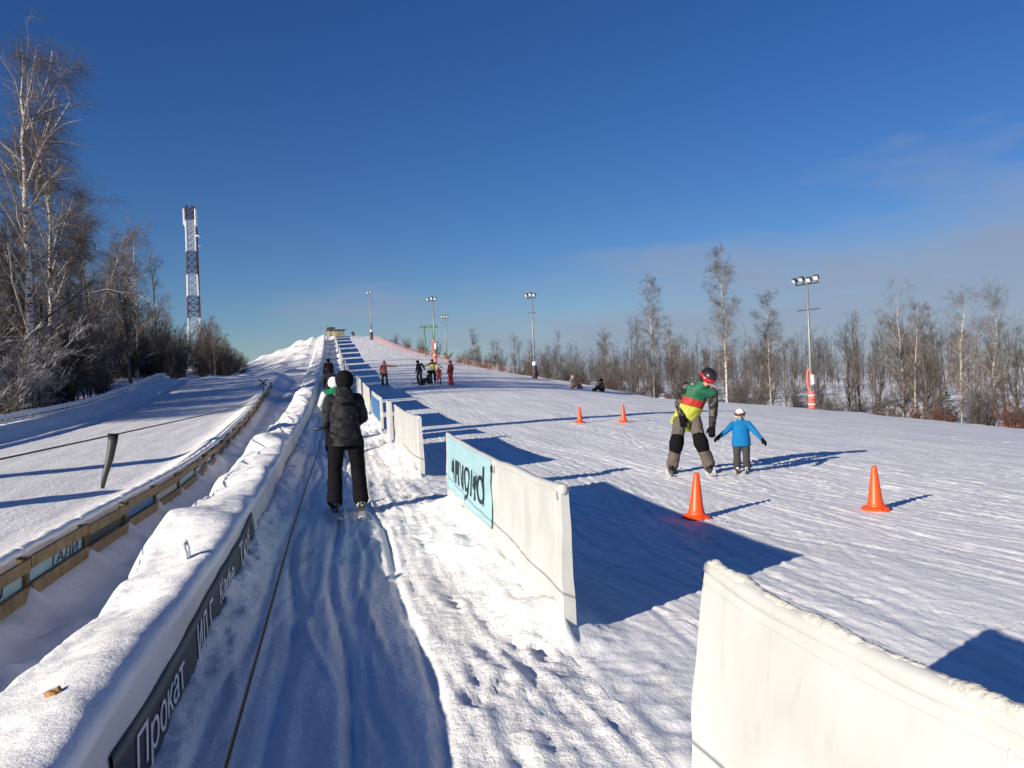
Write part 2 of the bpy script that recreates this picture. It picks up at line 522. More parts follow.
def camo(name, cols, scale=9.):
    m = bpy.data.materials.new(name)
    m.use_nodes = True
    nt = m.node_tree; N = nt.nodes; Lk = nt.links.new; p = N['Principled BSDF']
    p.inputs['Roughness'].default_value = .75; p.inputs['Specular IOR Level'].default_value = .25
    tc = N.new('ShaderNodeTexCoord')
    nz = N.new('ShaderNodeTexNoise'); nz.inputs['Scale'].default_value = scale; nz.inputs['Detail'].default_value = 4; nz.inputs['Distortion'].default_value = .8
    Lk(tc.outputs['Object'], nz.inputs['Vector'])
    cr = N.new('ShaderNodeValToRGB'); cr.color_ramp.interpolation = 'CONSTANT'
    e = cr.color_ramp.elements
    e[0].position = 0; e[0].color = (*cols[0], 1); e[1].position = .47; e[1].color = (*cols[1], 1)
    for k, c in enumerate(cols[2:]):
        x = e.new(.54 + .07 * k); x.color = (*c, 1)
    Lk(nz.outputs['Fac'], cr.inputs['Fac']); Lk(cr.outputs['Color'], p.inputs['Base Color'])
    b = N.new('ShaderNodeBump'); b.inputs['Strength'].default_value = .4; b.inputs['Distance'].default_value = .01
    Lk(nz.outputs['Fac'], b.inputs['Height']); Lk(b.outputs[0], p.inputs['Normal'])
    return m


def banded(name, stops, rough=.6, slope=0.):
    """cloth sewn from horizontal panels: stops = [(height, colour)]"""
    m = bpy.data.materials.new(name)
    m.use_nodes = True
    nt = m.node_tree; N = nt.nodes; Lk = nt.links.new; p = N['Principled BSDF']
    p.inputs['Roughness'].default_value = rough; p.inputs['Specular IOR Level'].default_value = .3
    tc = N.new('ShaderNodeTexCoord'); sp = N.new('ShaderNodeSeparateXYZ')
    Lk(tc.outputs['Object'], sp.inputs[0])
    ma = N.new('ShaderNodeMath'); ma.operation = 'MULTIPLY_ADD'; ma.inputs[1].default_value = slope
    Lk(sp.outputs['X'], ma.inputs[0]); Lk(sp.outputs['Z'], ma.inputs[2])
    mr = N.new('ShaderNodeMath'); mr.operation = 'DIVIDE'; mr.inputs[1].default_value = 2.0
    Lk(ma.outputs[0], mr.inputs[0])
    cr = N.new('ShaderNodeValToRGB'); cr.color_ramp.interpolation = 'CONSTANT'
    e = cr.color_ramp.elements
    e[0].position = 0; e[0].color = (*stops[0][1], 1)
    e[1].position = stops[1][0] / 2; e[1].color = (*stops[1][1], 1)
    for h, c in stops[2:]:
        x = e.new(h / 2); x.color = (*c, 1)
    Lk(mr.outputs[0], cr.inputs['Fac']); Lk(cr.outputs['Color'], p.inputs['Base Color'])
    return m


FABRIC = M('white_vinyl', (.515, .52, .505), .45, .4, bump=(3.0, .35, .03), var=.10, vscale=2.3)
nt = FABRIC.node_tree; p = nt.nodes['Principled BSDF']
src = p.inputs['Base Color'].links[0].from_socket
tc = nt.nodes.new('ShaderNodeTexCoord'); mp = nt.nodes.new('ShaderNodeMapping'); mp.inputs['Scale'].default_value = (3, 5, 1.1)
nt.links.new(tc.outputs['Object'], mp.inputs['Vector'])
nz = nt.nodes.new('ShaderNodeTexNoise'); nz.inputs['Scale'].default_value = 2.6; nz.inputs['Detail'].default_value = 8; nz.inputs['Roughness'].default_value = .7
nt.links.new(mp.outputs[0], nz.inputs['Vector'])
mr = nt.nodes.new('ShaderNodeMapRange'); mr.inputs['From Min'].default_value = .56; mr.inputs['From Max'].default_value = .80; mr.inputs['To Max'].default_value = .45
nt.links.new(nz.outputs['Fac'], mr.inputs['Value'])
mx = nt.nodes.new('ShaderNodeMix'); mx.data_type = 'RGBA'; mx.inputs['B'].default_value = (.30, .29, .26, 1)
nt.links.new(mr.outputs[0], mx.inputs['Factor']); nt.links.new(src, mx.inputs['A']); nt.links.new(mx.outputs['Result'], p.inputs['Base Color'])
RIME = M('rime_crust', (.55, .54, .50), .8, .2, bump=(60, .8, .012), var=.12, vscale=20)
WALL_SHEET = M('grey_wall_sheet', (.62, .63, .62), .55, .3, bump=(4, .3, .02), var=.12, vscale=1.5)  # the wall sheet's own grey-white, tone varied at random
CYAN = M('pale_cyan_print', (.33, .52, .57), .45, .4, var=.06, vscale=4, bump=(3.0, .35, .03))
BLUE = M('blue_print', (.05, .16, .34), .45, .4)
NAVY = M('dark_slate_print', (.030, .034, .048), .5, .35, var=.2, vscale=3)
INK = M('navy_ink', (.012, .022, .035), .5)
LETTER = M('white_letter_print', (.74, .75, .77), .5)
WOOD = M('raw_pine_boards', (.30, .21, .105), .75, .2, var=.35, vscale=9, bump=(30, .4, .006))
WOOD_DARK = M('weathered_post', (.16, .12, .075), .85, .2, var=.3, vscale=10)
STEEL = M('galvanised_steel', (.25, .26, .27), .5, .5, metal=.35)
DARK = M('dark_metal', (.03, .032, .035), .5)
BLACK = M('black_rubber', (.012, .012, .013), .5)
GLASSY = M('lamp_glass', (.55, .58, .6), .12, .8)
ORANGE = M('cone_plastic', (.95, .085, .012), .42, .5, var=.05, vscale=7)
RED_PAD = M('faded_red_padding', (.58, .15, .125), .6, .3, var=.2, vscale=5)
PINK_NET = M('orange_red_net', (.50, .24, .20), .7, .2)
WHITE = M('white_paint', (.78, .78, .77), .5)
TOWER_RED = M('tower_red', (.055, .025, .04), .6)
TOWER_WHITE = M('tower_white', (.42, .44, .48), .6)
GREEN = M('lift_green', (.06, .20, .10), .5, var=.15)
YELLOW = M('hut_yellow', (.36, .30, .12), .6)
SKIN = M('skin', (.50, .27, .19), .5)
ROPE = M('black_rope', (.015, .015, .018), .7)

# ------------------------------------------------------------------ people (built first, while the scene is small)


def remeshed(name, b, vox, m, parent, it=5, wrinkle=0., wscale=9., seed=1, cut=None):
    """one closed skin grown over the limbs collected in b"""
    me0 = b.mesh('tmp')
    o = bpy.data.objects.new('tmp', me0); COL.objects.link(o)
    r = o.modifiers.new('r', 'REMESH'); r.mode = 'VOXEL'; r.voxel_size = vox; r.adaptivity = 0
    s = o.modifiers.new('s', 'SMOOTH'); s.factor = .5; s.iterations = it
    dg = bpy.context.evaluated_depsgraph_get()
    me = bpy.data.meshes.new_from_object(o.evaluated_get(dg))
    bpy.data.objects.remove(o); bpy.data.meshes.remove(me0)
    if cut is not None:
        bm = bmesh.new(); bm.from_mesh(me)
        r_ = bmesh.ops.bisect_plane(bm, geom=bm.verts[:] + bm.edges[:] + bm.faces[:], plane_co=cut[0], plane_no=cut[1], clear_outer=True)
        ed = [x for x in r_['geom_cut'] if isinstance(x, bmesh.types.BMEdge)]
        bmesh.ops.triangle_fill(bm, edges=ed, use_beauty=True)
        bmesh.ops.recalc_face_normals(bm, faces=bm.faces[:])
        bm.to_mesh(me); bm.free()
    n = len(me.vertices)
    if wrinkle and n:
        co = np.empty(n * 3, np.float32); me.vertices.foreach_get('co', co); co = co.reshape(-1, 3)
        no = np.array([v.normal[:] for v in me.vertices])
        w = noise(co[:, 2] * wscale + co[:, 0] * 3, co[:, 1] * wscale * .7 + co[:, 0] * wscale * .5, seed) \
            + .5 * noise(co[:, 2] * wscale * 2.3 + 5, co[:, 0] * wscale * 1.6, seed + 3)
        co = co + no * (w * wrinkle)[:, None]
        me.vertices.foreach_set('co', co.astype(np.float32).ravel())
    me.polygons.foreach_set('use_smooth', np.ones(len(me.polygons), bool))
    me.name = name
    me.materials.clear()
    me.update()
    return link(name, me, m, parent)


def V3(*a):
    return np.array(a, float)


def glove(parent, wrist, d, up, side, m, s=1.0, vox=.008, curl=.5):
    """a padded glove with four bent fingers and a thumb leaving the side of the palm"""
    d = d / np.linalg.norm(d); up = up - d * (up @ d); up /= np.linalg.norm(up)
    lat = np.cross(d, up) * side
    b = B()
    w = V3(*wrist)
    b.cap(w - d * .05 * s, w + d * .02 * s, .046 * s, .044 * s)
    b.cap(w + d * .02 * s, w + d * .085 * s, .036 * s, .040 * s, 1.25, .8, lat=lat)
    for k, (o, L) in enumerate(((-.036, .065), (-.012, .075), (.012, .070), (.035, .055))):
        p0 = w + d * .09 * s + lat * o * s
        p1 = p0 + (d * math.cos(curl * .7) - up * math.sin(curl * .7)) * L * .55 * s
        p2 = p1 + (d * math.cos(curl * 1.8) - up * math.sin(curl * 1.8)) * L * .6 * s
        b.cap(p0, p1, .0145 * s, .0135 * s); b.cap(p1, p2, .0135 * s, .0115 * s)
    q0 = w + d * .03 * s - lat * .034 * s
    q1 = q0 + (d * .7 - lat * .7) * .045 * s - up * .012 * s
    q2 = q1 + (d * .95 - lat * .15) * .035 * s - up * .012 * s
    b.cap(q0, q1, .017 * s, .015 * s); b.cap(q1, q2, .015 * s, .0125 * s)
    return remeshed('glove', b, vox, m, parent, it=2)


def person(label, loc, rz, P, mats, s=1.0, vox=.014, group=None, skis=True, pose_ski=None, gloves=True, helmet=None, goggles=None, hood=False, sleeves=None, knees=None, seated=False):
    """P: joints in metres for a 1.75 m adult facing +Y. One continuous body mesh, clothing as its children."""
    root = empty('person', loc, rz, label=label, cat='person', group=group)
    if vox > .02 and group != LIFT:
        s *= .92
    J = {k: V3(*v) * s for k, v in P.items() if isinstance(v, tuple)}
    hd, nk, ch, pv = J['head'], J['neck'], J['chest'], J['pelvis']
    f = V3(*P.get('face', (0, 1, 0))); f /= np.linalg.norm(f)
    hup = hd - nk; hup = hup / np.linalg.norm(hup)
    f = f - hup * (f @ hup) * .6; f /= np.linalg.norm(f)
    hl = np.cross(f, hup)
    # body
    b = B()
    b.cap(hd + hup * .03 * s - f * .012 * s, hd + hup * .035 * s + f * .012 * s, .098 * s, .094 * s, lat=hl)
    b.cap(hd - hup * .01 * s + f * .02 * s, hd - hup * .085 * s + f * .045 * s, .078 * s, .046 * s, lat=hl)
    b.cap(hd + f * .10 * s, hd - hup * .035 * s + f * .122 * s, .012 * s, .019 * s, lat=hl)
    b.cap(hd - hup * .072 * s + f * .088 * s - hl * .02 * s, hd - hup * .072 * s + f * .088 * s + hl * .02 * s, .011 * s, .011 * s)
    for e in (-1, 1):
        b.cap(hd + hl * e * .094 * s + hup * .012 * s, hd + hl * e * .094 * s - hup * .035 * s, .02 * s, .015 * s)
    b.cap(hd - hup * .06 * s, nk, .058 * s, .062 * s)
    b.cap(nk, ch, .07 * s, .12 * s, 1.2, .8); b.cap(ch, pv, .125 * s, .12 * s, 1.15, .8)
    for e in 'LR':
        b.cap(nk * .35 + J['sh' + e] * .65, J['sh' + e], .06 * s, .055 * s)
        b.cap(J['sh' + e], J['el' + e], .048 * s, .038 * s); b.cap(J['el' + e], J['wr' + e], .038 * s, .028 * s)
        wd = J['wr' + e] - J['el' + e]; wd /= np.linalg.norm(wd)
        b.cap(J['wr' + e], J['wr' + e] + wd * .08 * s, .026 * s, .03 * s)
        b.cap(J['hip' + e], J['kn' + e], .078 * s, .052 * s); b.cap(J['kn' + e], J['an' + e], .052 * s, .04 * s)
        b.cap(pv, J['hip' + e], .10 * s, .085 * s)
    remeshed('body', b, max(vox * .8, .01), SKIN, root, it=3)
    # jacket
    b = B()
    hem = P.get('hem', .10); ft = P.get('fat', 1.0) * s
    tor = pv - ch; tor /= np.linalg.norm(tor)
    b.cap(nk + hup * .0, ch, .085 * ft, .165 * ft, 1.15, .82)
    b.cap(ch, pv - tor * .04 * s, .170 * ft, .168 * ft, 1.12, .86)
    b.cap(pv - tor * .06 * s, pv + tor * (hem + .16) * s, .175 * ft, .190 * ft, 1.14, .9)
    b.cap(nk + hup * .03 * s, nk - hup * .02 * s, .085 * s, .095 * s)
    if hood:
        b.cap(nk - f * .10 * s + hup * .03 * s, nk - f * .12 * s - hup * .07 * s, .075 * s, .085 * s, 1.5, .7)
    sl = {}
    for e in 'LR':
        sb = B()
        b.cap(ch * .4 + nk * .6, J['sh' + e], .10 * s, .085 * s)
        sb.cap(J['sh' + e], J['el' + e], .088 * s, .070 * s); sb.cap(J['el' + e], J['wr' + e], .070 * s, .055 * s)
        sl[e] = sb
    remeshed('jacket', b, vox, mats['jacket'], root, wrinkle=.010 * s, seed=len(label), cut=(pv + tor * hem * s, tor))
    for e, sb in sl.items():
        remeshed('sleeve', sb, vox, sleeves or mats.get('sleeve', mats['jacket']), root, wrinkle=.008 * s, seed=5)
    # trousers
    b = B()
    for e in 'LR':
        b.cap(pv, J['hip' + e], .135 * s, .118 * s)
        b.cap(J['hip' + e], J['kn' + e], .118 * s, .092 * s); b.cap(J['kn' + e], J['an' + e] * .8 + J['kn' + e] * .2, .092 * s, .098 * s)
        b.cap(J['an' + e] * .82 + J['kn' + e] * .18, J['an' + e] * .98 + J['kn' + e] * .02, .098 * s, .105 * s)
    remeshed('trousers', b, vox, mats['trousers'], root, wrinkle=.009 * s, wscale=11, seed=len(label) + 4)
    if knees:
        for e in 'LR':
            k = J['kn' + e]; u = J['hip' + e] - k; u /= np.linalg.norm(u); w = J['an' + e] - k; w /= np.linalg.norm(w)
            b = B(); b.cap(k + u * .10 * s, k, .104 * s, .118 * s); b.cap(k, k + w * .09 * s, .118 * s, .108 * s)
            remeshed('knee_patch', b, vox, knees, root, wrinkle=.006)
    # boots and skis
    for i, e in enumerate('LR'):
        a = J['an' + e]; t = P.get('toe' + e, (0, 1, 0)); t = V3(*t); t /= np.linalg.norm(t)
        side = np.cross(t, V3(0, 0, 1))
        foot = a.copy(); foot[2] = a[2] - .10 * s
        b = B()
        b.cap(a + V3(0, 0, .14 * s), foot + V3(0, 0, .05 * s) - t * .03 * s, .066 * s, .066 * s, lat=side)
        b.cap(foot - t * .09 * s + V3(0, 0, .02 * s), foot + t * .15 * s + V3(0, 0, .012 * s), .055 * s, .052 * s, .95, 1, lat=side)
        b.cap(foot - t * .02 * s + V3(0, 0, .11 * s), foot + t * .05 * s + V3(0, 0, .07 * s), .068 * s, .06 * s, lat=side)
        bo = remeshed('boot', b, max(vox * .8, .009), mats['boot'], root, it=2)
        if vox < .02:
            for hgt in (.06, .105, .15):
                c = foot + V3(0, 0, hgt * s + .01) + t * (.075 - hgt * .25) * s
                B().box(c, (.10 * s, .02, .014), rz=math.atan2(side[1], side[0])).build('buckle', STEEL, bo)
        if skis:
            st = V3(*(pose_ski or {}).get(e, t)); st = st / np.linalg.norm(st)
            sd = np.cross(st, V3(0, 0, 1)); L = mats.get('ski_len', 1.6) * s
            u = np.linspace(-.48, .52, 26) * L
            wid = .5 * (.075 + .022 * np.abs(np.linspace(-1, 1, 26)) ** 2) * np.minimum(1, np.minimum((u - u[0]) / .03 + .35, (u[-1] - u) / .10 + .12)) * s
            zz = .012 * s + .13 * s * np.clip((u - L * .40) / (L * .12), 0, 1) ** 2 + .03 * s * np.clip((-u - L * .43) / (L * .05), 0, 1) ** 2
            base = foot.copy(); base[2] = foot[2] - .052 * s
            up = V3(0, 0, 1)
            ring = np.stack([base + st * uu + up * z + sd * w_ * k1 + up * k2
                             for uu, z, w_ in zip(u, zz, wid) for k1, k2 in ((-1, 0), (1, 0), (1, .014), (-1, .014))]).reshape(26, 4, 3)
            bb = B().grid(ring, closed=True)
            bb.add(ring[0], [[0, 1, 2, 3]]); bb.add(ring[-1], [[3, 2, 1, 0]])
            so = bb.build('ski', mats.get('ski', DARK), root)
            bd = B()
            ang = math.atan2(st[1], st[0])
            bd.box(base + st * .17 * s + up * .05 * s, (.10 * s, .07 * s, .05 * s), rz=ang); bd.build('binding', mats.get('binding', DARK), so); bd = B(); bd.box(base - st * .15 * s + up * .055 * s, (.11 * s, .075 * s, .06 * s), rz=ang)
            bd.build('binding', mats.get('binding', DARK), so)
    # gloves
    for e, si in (('L', -1), ('R', 1)):
        if gloves:
            wd = J['wr' + e] - J['el' + e]
            if vox < .02:
                glove(root, J['wr' + e] + wd / np.linalg.norm(wd) * .02 * s, wd, V3(*P.get('back' + e, (0, .3, 1))), si, mats['glove'], s=1.12 * s, curl=P.get('curl', .5))
            else:
                w_ = wd / np.linalg.norm(wd)
                bb = B(); bb.cap(J['wr' + e], J['wr' + e] + w_ * .11 * s, .05 * s, .055 * s, 1, .7)
                bb.cap(J['wr' + e] + w_ * .03 * s, J['wr' + e] + w_ * .08 * s + V3(.05 * si * -1, 0, .02) * s, .02 * s, .018 * s)
                remeshed('glove', bb, vox * .7, mats['glove'], root, it=1)
    # headgear
    b = B()
    b.cap(hd + hup * .045 * s - f * .03 * s, hd + hup * .055 * s + f * .015 * s, .122 * s, .117 * s, lat=hl)
    if helmet:
        b.cap(hd - f * .045 * s - hup * .01 * s, hd - f * .04 * s + hup * .05 * s, .10 * s, .11 * s, 1.1, 1, lat=hl)
        for e in (-1, 1):
            b.cap(hd + hl * e * .095 * s + hup * .03 * s - f * .01 * s, hd + hl * e * .09 * s - hup * .05 * s - f * .01 * s, .038 * s, .03 * s)
        ho = remeshed('helmet', b, max(.012, vox * .8), helmet, root, it=3)
    else:
        b.cap(hd + hup * .0 * s - f * .03 * s, hd + hup * .03 * s - f * .02 * s, .108 * s, .116 * s, lat=hl)
        ho = remeshed('knit_hat', b, max(.012, vox * .8), mats['hat'], root, it=3, wrinkle=.004, wscale=22)
    if goggles:
        c = hd + hup * .02 * s
        th = np.linspace(-1.25, 1.25, 15)
        ring = []
        for a_ in th:
            o_ = f * math.cos(a_) + hl * math.sin(a_)
            rr = .116 * s
            cc = c + o_ * rr
            ring.append([cc - hup * .032 * s, cc + o_ * .018 * s - hup * .03 * s, cc + o_ * .022 * s, cc + o_ * .018 * s + hup * .038 * s, cc + hup * .04 * s])
        go = B().grid(ring, closed=True).build('goggles', goggles[0], root, smooth=True)
        th = np.linspace(1.2, 2 * math.pi - 1.2, 24)
        ring = []
        for a_ in th:
            o_ = f * math.cos(a_) * 1.08 + hl * math.sin(a_)
            cc = c + hup * .02 * s - f * .022 * s * (1 - math.cos(a_ + math.pi)) * .5 + o_ * .128 * s
            ring.append([cc - hup * .02 * s, cc + o_ * .006 - hup * .02 * s, cc + o_ * .006 + hup * .02 * s, cc + hup * .02 * s])
        B().grid(ring, closed=True).build('strap', goggles[1], go, smooth=True)
    return root


def stand(**kw):
    P = dict(pelvis=(0, 0, 1.0), chest=(0, .01, 1.32), neck=(0, 0, 1.53), head=(0, .02, 1.66), shL=(-.19, 0, 1.46), shR=(.19, 0, 1.46),
             elL=(-.27, -.02, 1.19), elR=(.27, -.02, 1.19), wrL=(-.27, .08, .97), wrR=(.27, .08, .97),
             hipL=(-.10, 0, .95), hipR=(.10, 0, .95), knL=(-.14, .05, .55), knR=(.14, .05, .55), anL=(-.15, 0, .17), anR=(.15, 0, .17))
    P.update(kw)
    return P


def cloth(name, c, **k):
    return M(name, c, .85, .08, bump=(40, .25, .004), var=.12, vscale=12)


BLK_CLOTH = cloth('black_cloth', (.007, .007, .009))
CAMO_BLK = camo('black_camouflage_cloth', [(.004, .004, .006), (.008, .008, .011), (.022, .022, .026)], 12.)
CAMO_SLV = camo('dark_camouflage_cloth', [(.012, .012, .013), (.04, .03, .03), (.11, .10, .09)], 15.)
BOOT_GREY = camo('black_and_white_boot', [(.02, .02, .022), (.06, .06, .06), (.45, .44, .36)], 16.)
BOOT_BLK = M('black_boot', (.015, .015, .017), .35)
BOOT_WHT = camo('white_boot', [(.04, .04, .04), (.65, .65, .66), (.75, .75, .75)], 14.)
SKI_GREY = M('ski_topsheet', (.50, .50, .52), .3)
SKI_DARK = M('dark_ski_topsheet', (.035, .03, .03), .3)

LIFT = 'people riding up the lift track'
cam_face = lambda x, y: math.atan2(-x, y) + math.pi          # heading that looks back to the origin

# the skier riding up the lift, seen from behind
hx, hy = .11, 10.85
person('skier in black camouflage jacket and black hat riding up the track, seen from behind', (hx, hy, ground(hx, hy) - .012), R(1.5),
       stand(pelvis=(0, -.02, 1.00), chest=(0, -.03, 1.30), neck=(0, -.02, 1.515), head=(.015, .04, 1.665), shL=(-.165, -.02, 1.45), shR=(.165, -.02, 1.45),
             elL=(-.225, .02, 1.20), elR=(.235, .03, 1.21), wrL=(-.19, .20, 1.13), wrR=(.12, .27, 1.12),
             hipL=(-.11, -.01, .95), hipR=(.11, -.01, .95), knL=(-.145, .05, .56), knR=(.145, .05, .56), anL=(-.165, -.01, .18), anR=(.165, -.01, .18),
             toeL=(-.03, 1, 0), toeR=(.05, 1, 0), hem=.12, backL=(-.6, 0, .8), backR=(.3, 0, 1), curl=.95),
       dict(jacket=CAMO_BLK, trousers=BLK_CLOTH, boot=BOOT_GREY, glove=BLK_CLOTH, hat=BLK_CLOTH, ski=SKI_GREY, ski_len=1.7), s=1.0, vox=.013, hood=True)

# instructor in the striped jacket, leaning towards the child
GREY_CLOTH = cloth('grey_brown_trousers', (.115, .098, .085))
BANDS = banded('green_red_lime_panels', [(0, (.02, .16, .07)), (.70, (.40, .43, .06)), (1.13, (.36, .03, .022)), (1.26, (.010, .105, .055))], slope=-.30)
ix, iy = 5.66, 12.75
person('ski instructor in green, red and lime jacket bending over a small child', (ix, iy, ground(ix, iy) - .03), cam_face(ix, iy),
       stand(pelvis=(.05, -.06, .93), chest=(-.09, .02, 1.22), neck=(-.21, .11, 1.41), head=(-.29, .19, 1.515), face=(-.55, .75, -.42),
             shL=(-.36, .06, 1.28), shR=(.03, .04, 1.39), elL=(-.36, .09, 1.02), elR=(.16, -.06, 1.13), wrL=(-.335, .15, .79), wrR=(.125, .10, .94),
             hipL=(-.05, -.05, .89), hipR=(.15, -.05, .89), knL=(-.15, .10, .52), knR=(.22, .10, .52), anL=(-.26, .0, .17), anR=(.30, .0, .17),
             toeL=(-.12, 1, 0), toeR=(.14, 1, 0), fat=1.0, hem=.19, curl=.6),
       dict(jacket=BANDS, trousers=GREY_CLOTH, boot=BOOT_BLK, glove=BLK_CLOTH, hat=BLK_CLOTH, ski=SKI_GREY, ski_len=1.1),
       s=1.035, vox=.013, helmet=M('black_helmet', (.02, .015, .018), .35), goggles=(M('red_goggles', (.45, .02, .025), .2), M('red_strap', (.40, .02, .02), .7)),
       sleeves=CAMO_SLV, knees=BLK_CLOTH)

# the child
kx, ky = 6.42, 12.5
person('small child in bright blue jacket and white helmet with arms spread, on short skis', (kx, ky, ground(kx, ky) - .02), cam_face(kx, ky),
       dict(pelvis=(0, 0, .86), chest=(0, .0, 1.14), neck=(0, .0, 1.35), head=(0, .02, 1.515), face=(0, 1, -.12), shL=(-.19, 0, 1.27), shR=(.19, 0, 1.27),
            elL=(-.36, .08, 1.06), elR=(.36, .08, 1.10), wrL=(-.50, .14, .90), wrR=(.52, .17, .99),
            hipL=(-.10, 0, .82), hipR=(.10, 0, .82), knL=(-.115, .06, .48), knR=(.115, .06, .48), anL=(-.12, 0, .18), anR=(.12, 0, .18),
            toeL=(.05, 1, 0), toeR=(-.05, 1, 0), fat=1.16, hem=.14, curl=.5),
       dict(jacket=cloth('bright_blue_cloth', (.010, .15, .37)), trousers=cloth('charcoal_cloth', (.05, .05, .052)), boot=BOOT_WHT, glove=BLK_CLOTH,
            ski=SKI_DARK, ski_len=1.0), s=.635, vox=.010, helmet=M('white_helmet', (.72, .70, .62), .3), goggles=(M('dark_goggles', (.10, .03, .03), .2), BLK_CLOTH))

# people farther up
far_dark = dict(jacket=cloth('dark_cloth', (.02, .02, .024)), trousers=BLK_CLOTH, boot=BOOT_BLK, glove=BLK_CLOTH, hat=BLK_CLOTH, ski=SKI_DARK)


def far(label, x, y, rz, P, group=None, s=1., **kw):
    mats = dict(far_dark)
    hel = kw.pop('helmet', None); sk = kw.pop('skis', True)
    mats.update(kw)
    return person(label, (x, y, ground(x, y) - .03), rz, P, mats, s=s, vox=.03, group=group, helmet=hel, skis=sk)


LIFT = 'people riding up the lift track'
r = far('lift rider with white helmet and green vest just ahead of the black skier', -.02, 19.0, 0,
        stand(shL=(-.20, 0, 1.45), elL=(-.31, .02, 1.2), wrL=(-.24, .18, 1.05), hem=.1), LIFT, s=.97,
        jacket=cloth('green_vest', (.015, .16, .08)), sleeve=cloth('white_sleeve', (.62, .62, .6)), helmet=WHITE, trousers=BLK_CLOTH)
far('lift rider in black, third in the line up the track', -.2, 40, 0, stand(), LIFT, s=1.0, trousers=cloth('very_dark_cloth', (.03, .03, .03)))
far('lift rider in black and brown, highest on the track below the hilltop', -.33, 56, 0, stand(), LIFT, s=1.05, jacket=cloth('dark_brown_cloth', (.05, .03, .022)))
SLOPE = 'people standing on the upper slope'
far('person in salmon pink jacket holding one arm out sideways on the upper slope', 3.25, 55.5, cam_face(3.25, 55.5),
    stand(elL=(-.46, .05, 1.38), wrL=(-.74, .1, 1.36)), SLOPE, jacket=cloth('salmon_cloth', (.50, .17, .14)), hat=cloth('salmon_hat', (.5, .15, .12)),
    trousers=cloth('slate_cloth', (.035, .04, .05)))
far('skier in dark clothes bending beside the huddle on the slope', 5.75, 57.2, cam_face(6, 57) - .5,
    stand(chest=(.0, .12, 1.28), neck=(0, .2, 1.48), head=(0, .27, 1.60), knL=(-.14, .14, .55), knR=(.14, .14, .55), elL=(-.40, .1, 1.25), wrL=(-.5, .2, 1.1)), SLOPE,
    trousers=cloth('grey_green_cloth', (.045, .055, .05)))
far('person in yellow vest with both arms out in the huddle on the slope', 6.75, 58.2, cam_face(6.7, 58),
    stand(elL=(-.44, .05, 1.36), wrL=(-.62, .1, 1.22), elR=(.44, .05, 1.36), wrR=(.66, .1, 1.26)), SLOPE,
    jacket=banded('yellow_vest_black_top', [(0, (.02, .02, .02)), (.86, (.62, .60, .12)), (1.30, (.03, .025, .025))]), helmet=M('maroon_helmet', (.14, .03, .03), .4))
far('child in orange suit in the huddle on the slope', 6.98, 56.7, cam_face(7, 56.7), stand(), SLOPE, s=.70,
    jacket=cloth('orange_cloth', (.62, .10, .05)), trousers=cloth('orange_trousers', (.55, .08, .05)), hat=cloth('orange_hat', (.6, .09, .05)))
SEAT = dict(pelvis=(0, 0, .20), chest=(0, .04, .52), neck=(0, .06, .73), head=(0, .1, .86), shL=(-.19, .05, .66), shR=(.19, .05, .66), elL=(-.27, .1, .42), elR=(.27, .1, .42),
            wrL=(-.2, .3, .4), wrR=(.2, .3, .4), hipL=(-.1, .04, .18), hipR=(.1, .04, .18), knL=(-.13, .42, .42), knR=(.13, .42, .42), anL=(-.15, .72, .16), anR=(.15, .72, .16), hem=.03)
far('person in grey green suit sitting in the snow at the huddle', 6.3, 55.9, cam_face(6.3, 56) - .9, SEAT, SLOPE, s=1.05,
    jacket=cloth('grey_green_jacket', (.05, .06, .055)), trousers=cloth('grey_green_trousers', (.05, .055, .05)), skis=False)
far('person in maroon jacket and red trousers standing right of the huddle', 7.65, 55.6, cam_face(7.6, 55.6) - .9, stand(), SLOPE,
    jacket=cloth('maroon_cloth', (.09, .022, .025)), trousers=cloth('red_cloth', (.38, .045, .04)), hat=cloth('maroon_hat', (.16, .03, .035)))
EDGE = 'people sitting at the edge of the slope'
far('person in cream jacket sitting at the slope edge before the wood', 16.9, 58.6, cam_face(16.9, 58.6) + .9, SEAT, EDGE, s=1.1, jacket=cloth('cream_cloth', (.62, .50, .42)),
    hat=cloth('cream_hat', (.7, .62, .55)), trousers=cloth('tan_cloth', (.4, .28, .16)), skis=False)
far('person in dark clothes sitting at the slope edge before the wood', 19.15, 58.3, cam_face(19.1, 58.3) - 1.1, SEAT, EDGE, s=1.1, skis=False)

# ------------------------------------------------------------------ tow rope and lift things


def sag(a, b, n=16, d=.1):
    t = np.linspace(0, 1, n)
    P = np.outer(1 - t, a) + np.outer(t, b)
    P[:, 2] -= d * 4 * t * (1 - t)
    return P


zs = ground(hx, hy)
tr = empty('tow_rope', (-.2, 8, ground(-.2, 8)), label='black tow rope running down the track from the black skier', cat='rope')
hand = V3(-.14, hy + .12, zs + 1.08)
o = V3(*tr.location)
P = np.array([(-.24, .25, .98), (-.25, 1.0, .93), (-.255, 1.8, .89), (-.26, 2.8, .885), (-.25, 4.4, .94), (-.225, 6.2, 1.0), (-.19, 8.5, 1.06), tuple(hand)]) - o
B().tube(P, .0058, 8).build('rope', ROPE, tr, smooth=True)
B().tube([hand - o + V3(-.13, -.03, .0), hand - o + V3(-.03, -.01, .012), hand - o + V3(.10, .02, .015)], [.022, .019, .022], 10).build('grip', BLACK, tr, smooth=True)
B().tube(sag(hand - o, V3(-.35, 16.6, ground(0, 16) + 1.05) - o, 10, .15), .008, 6).build('leading_rope', ROPE, tr, smooth=True)

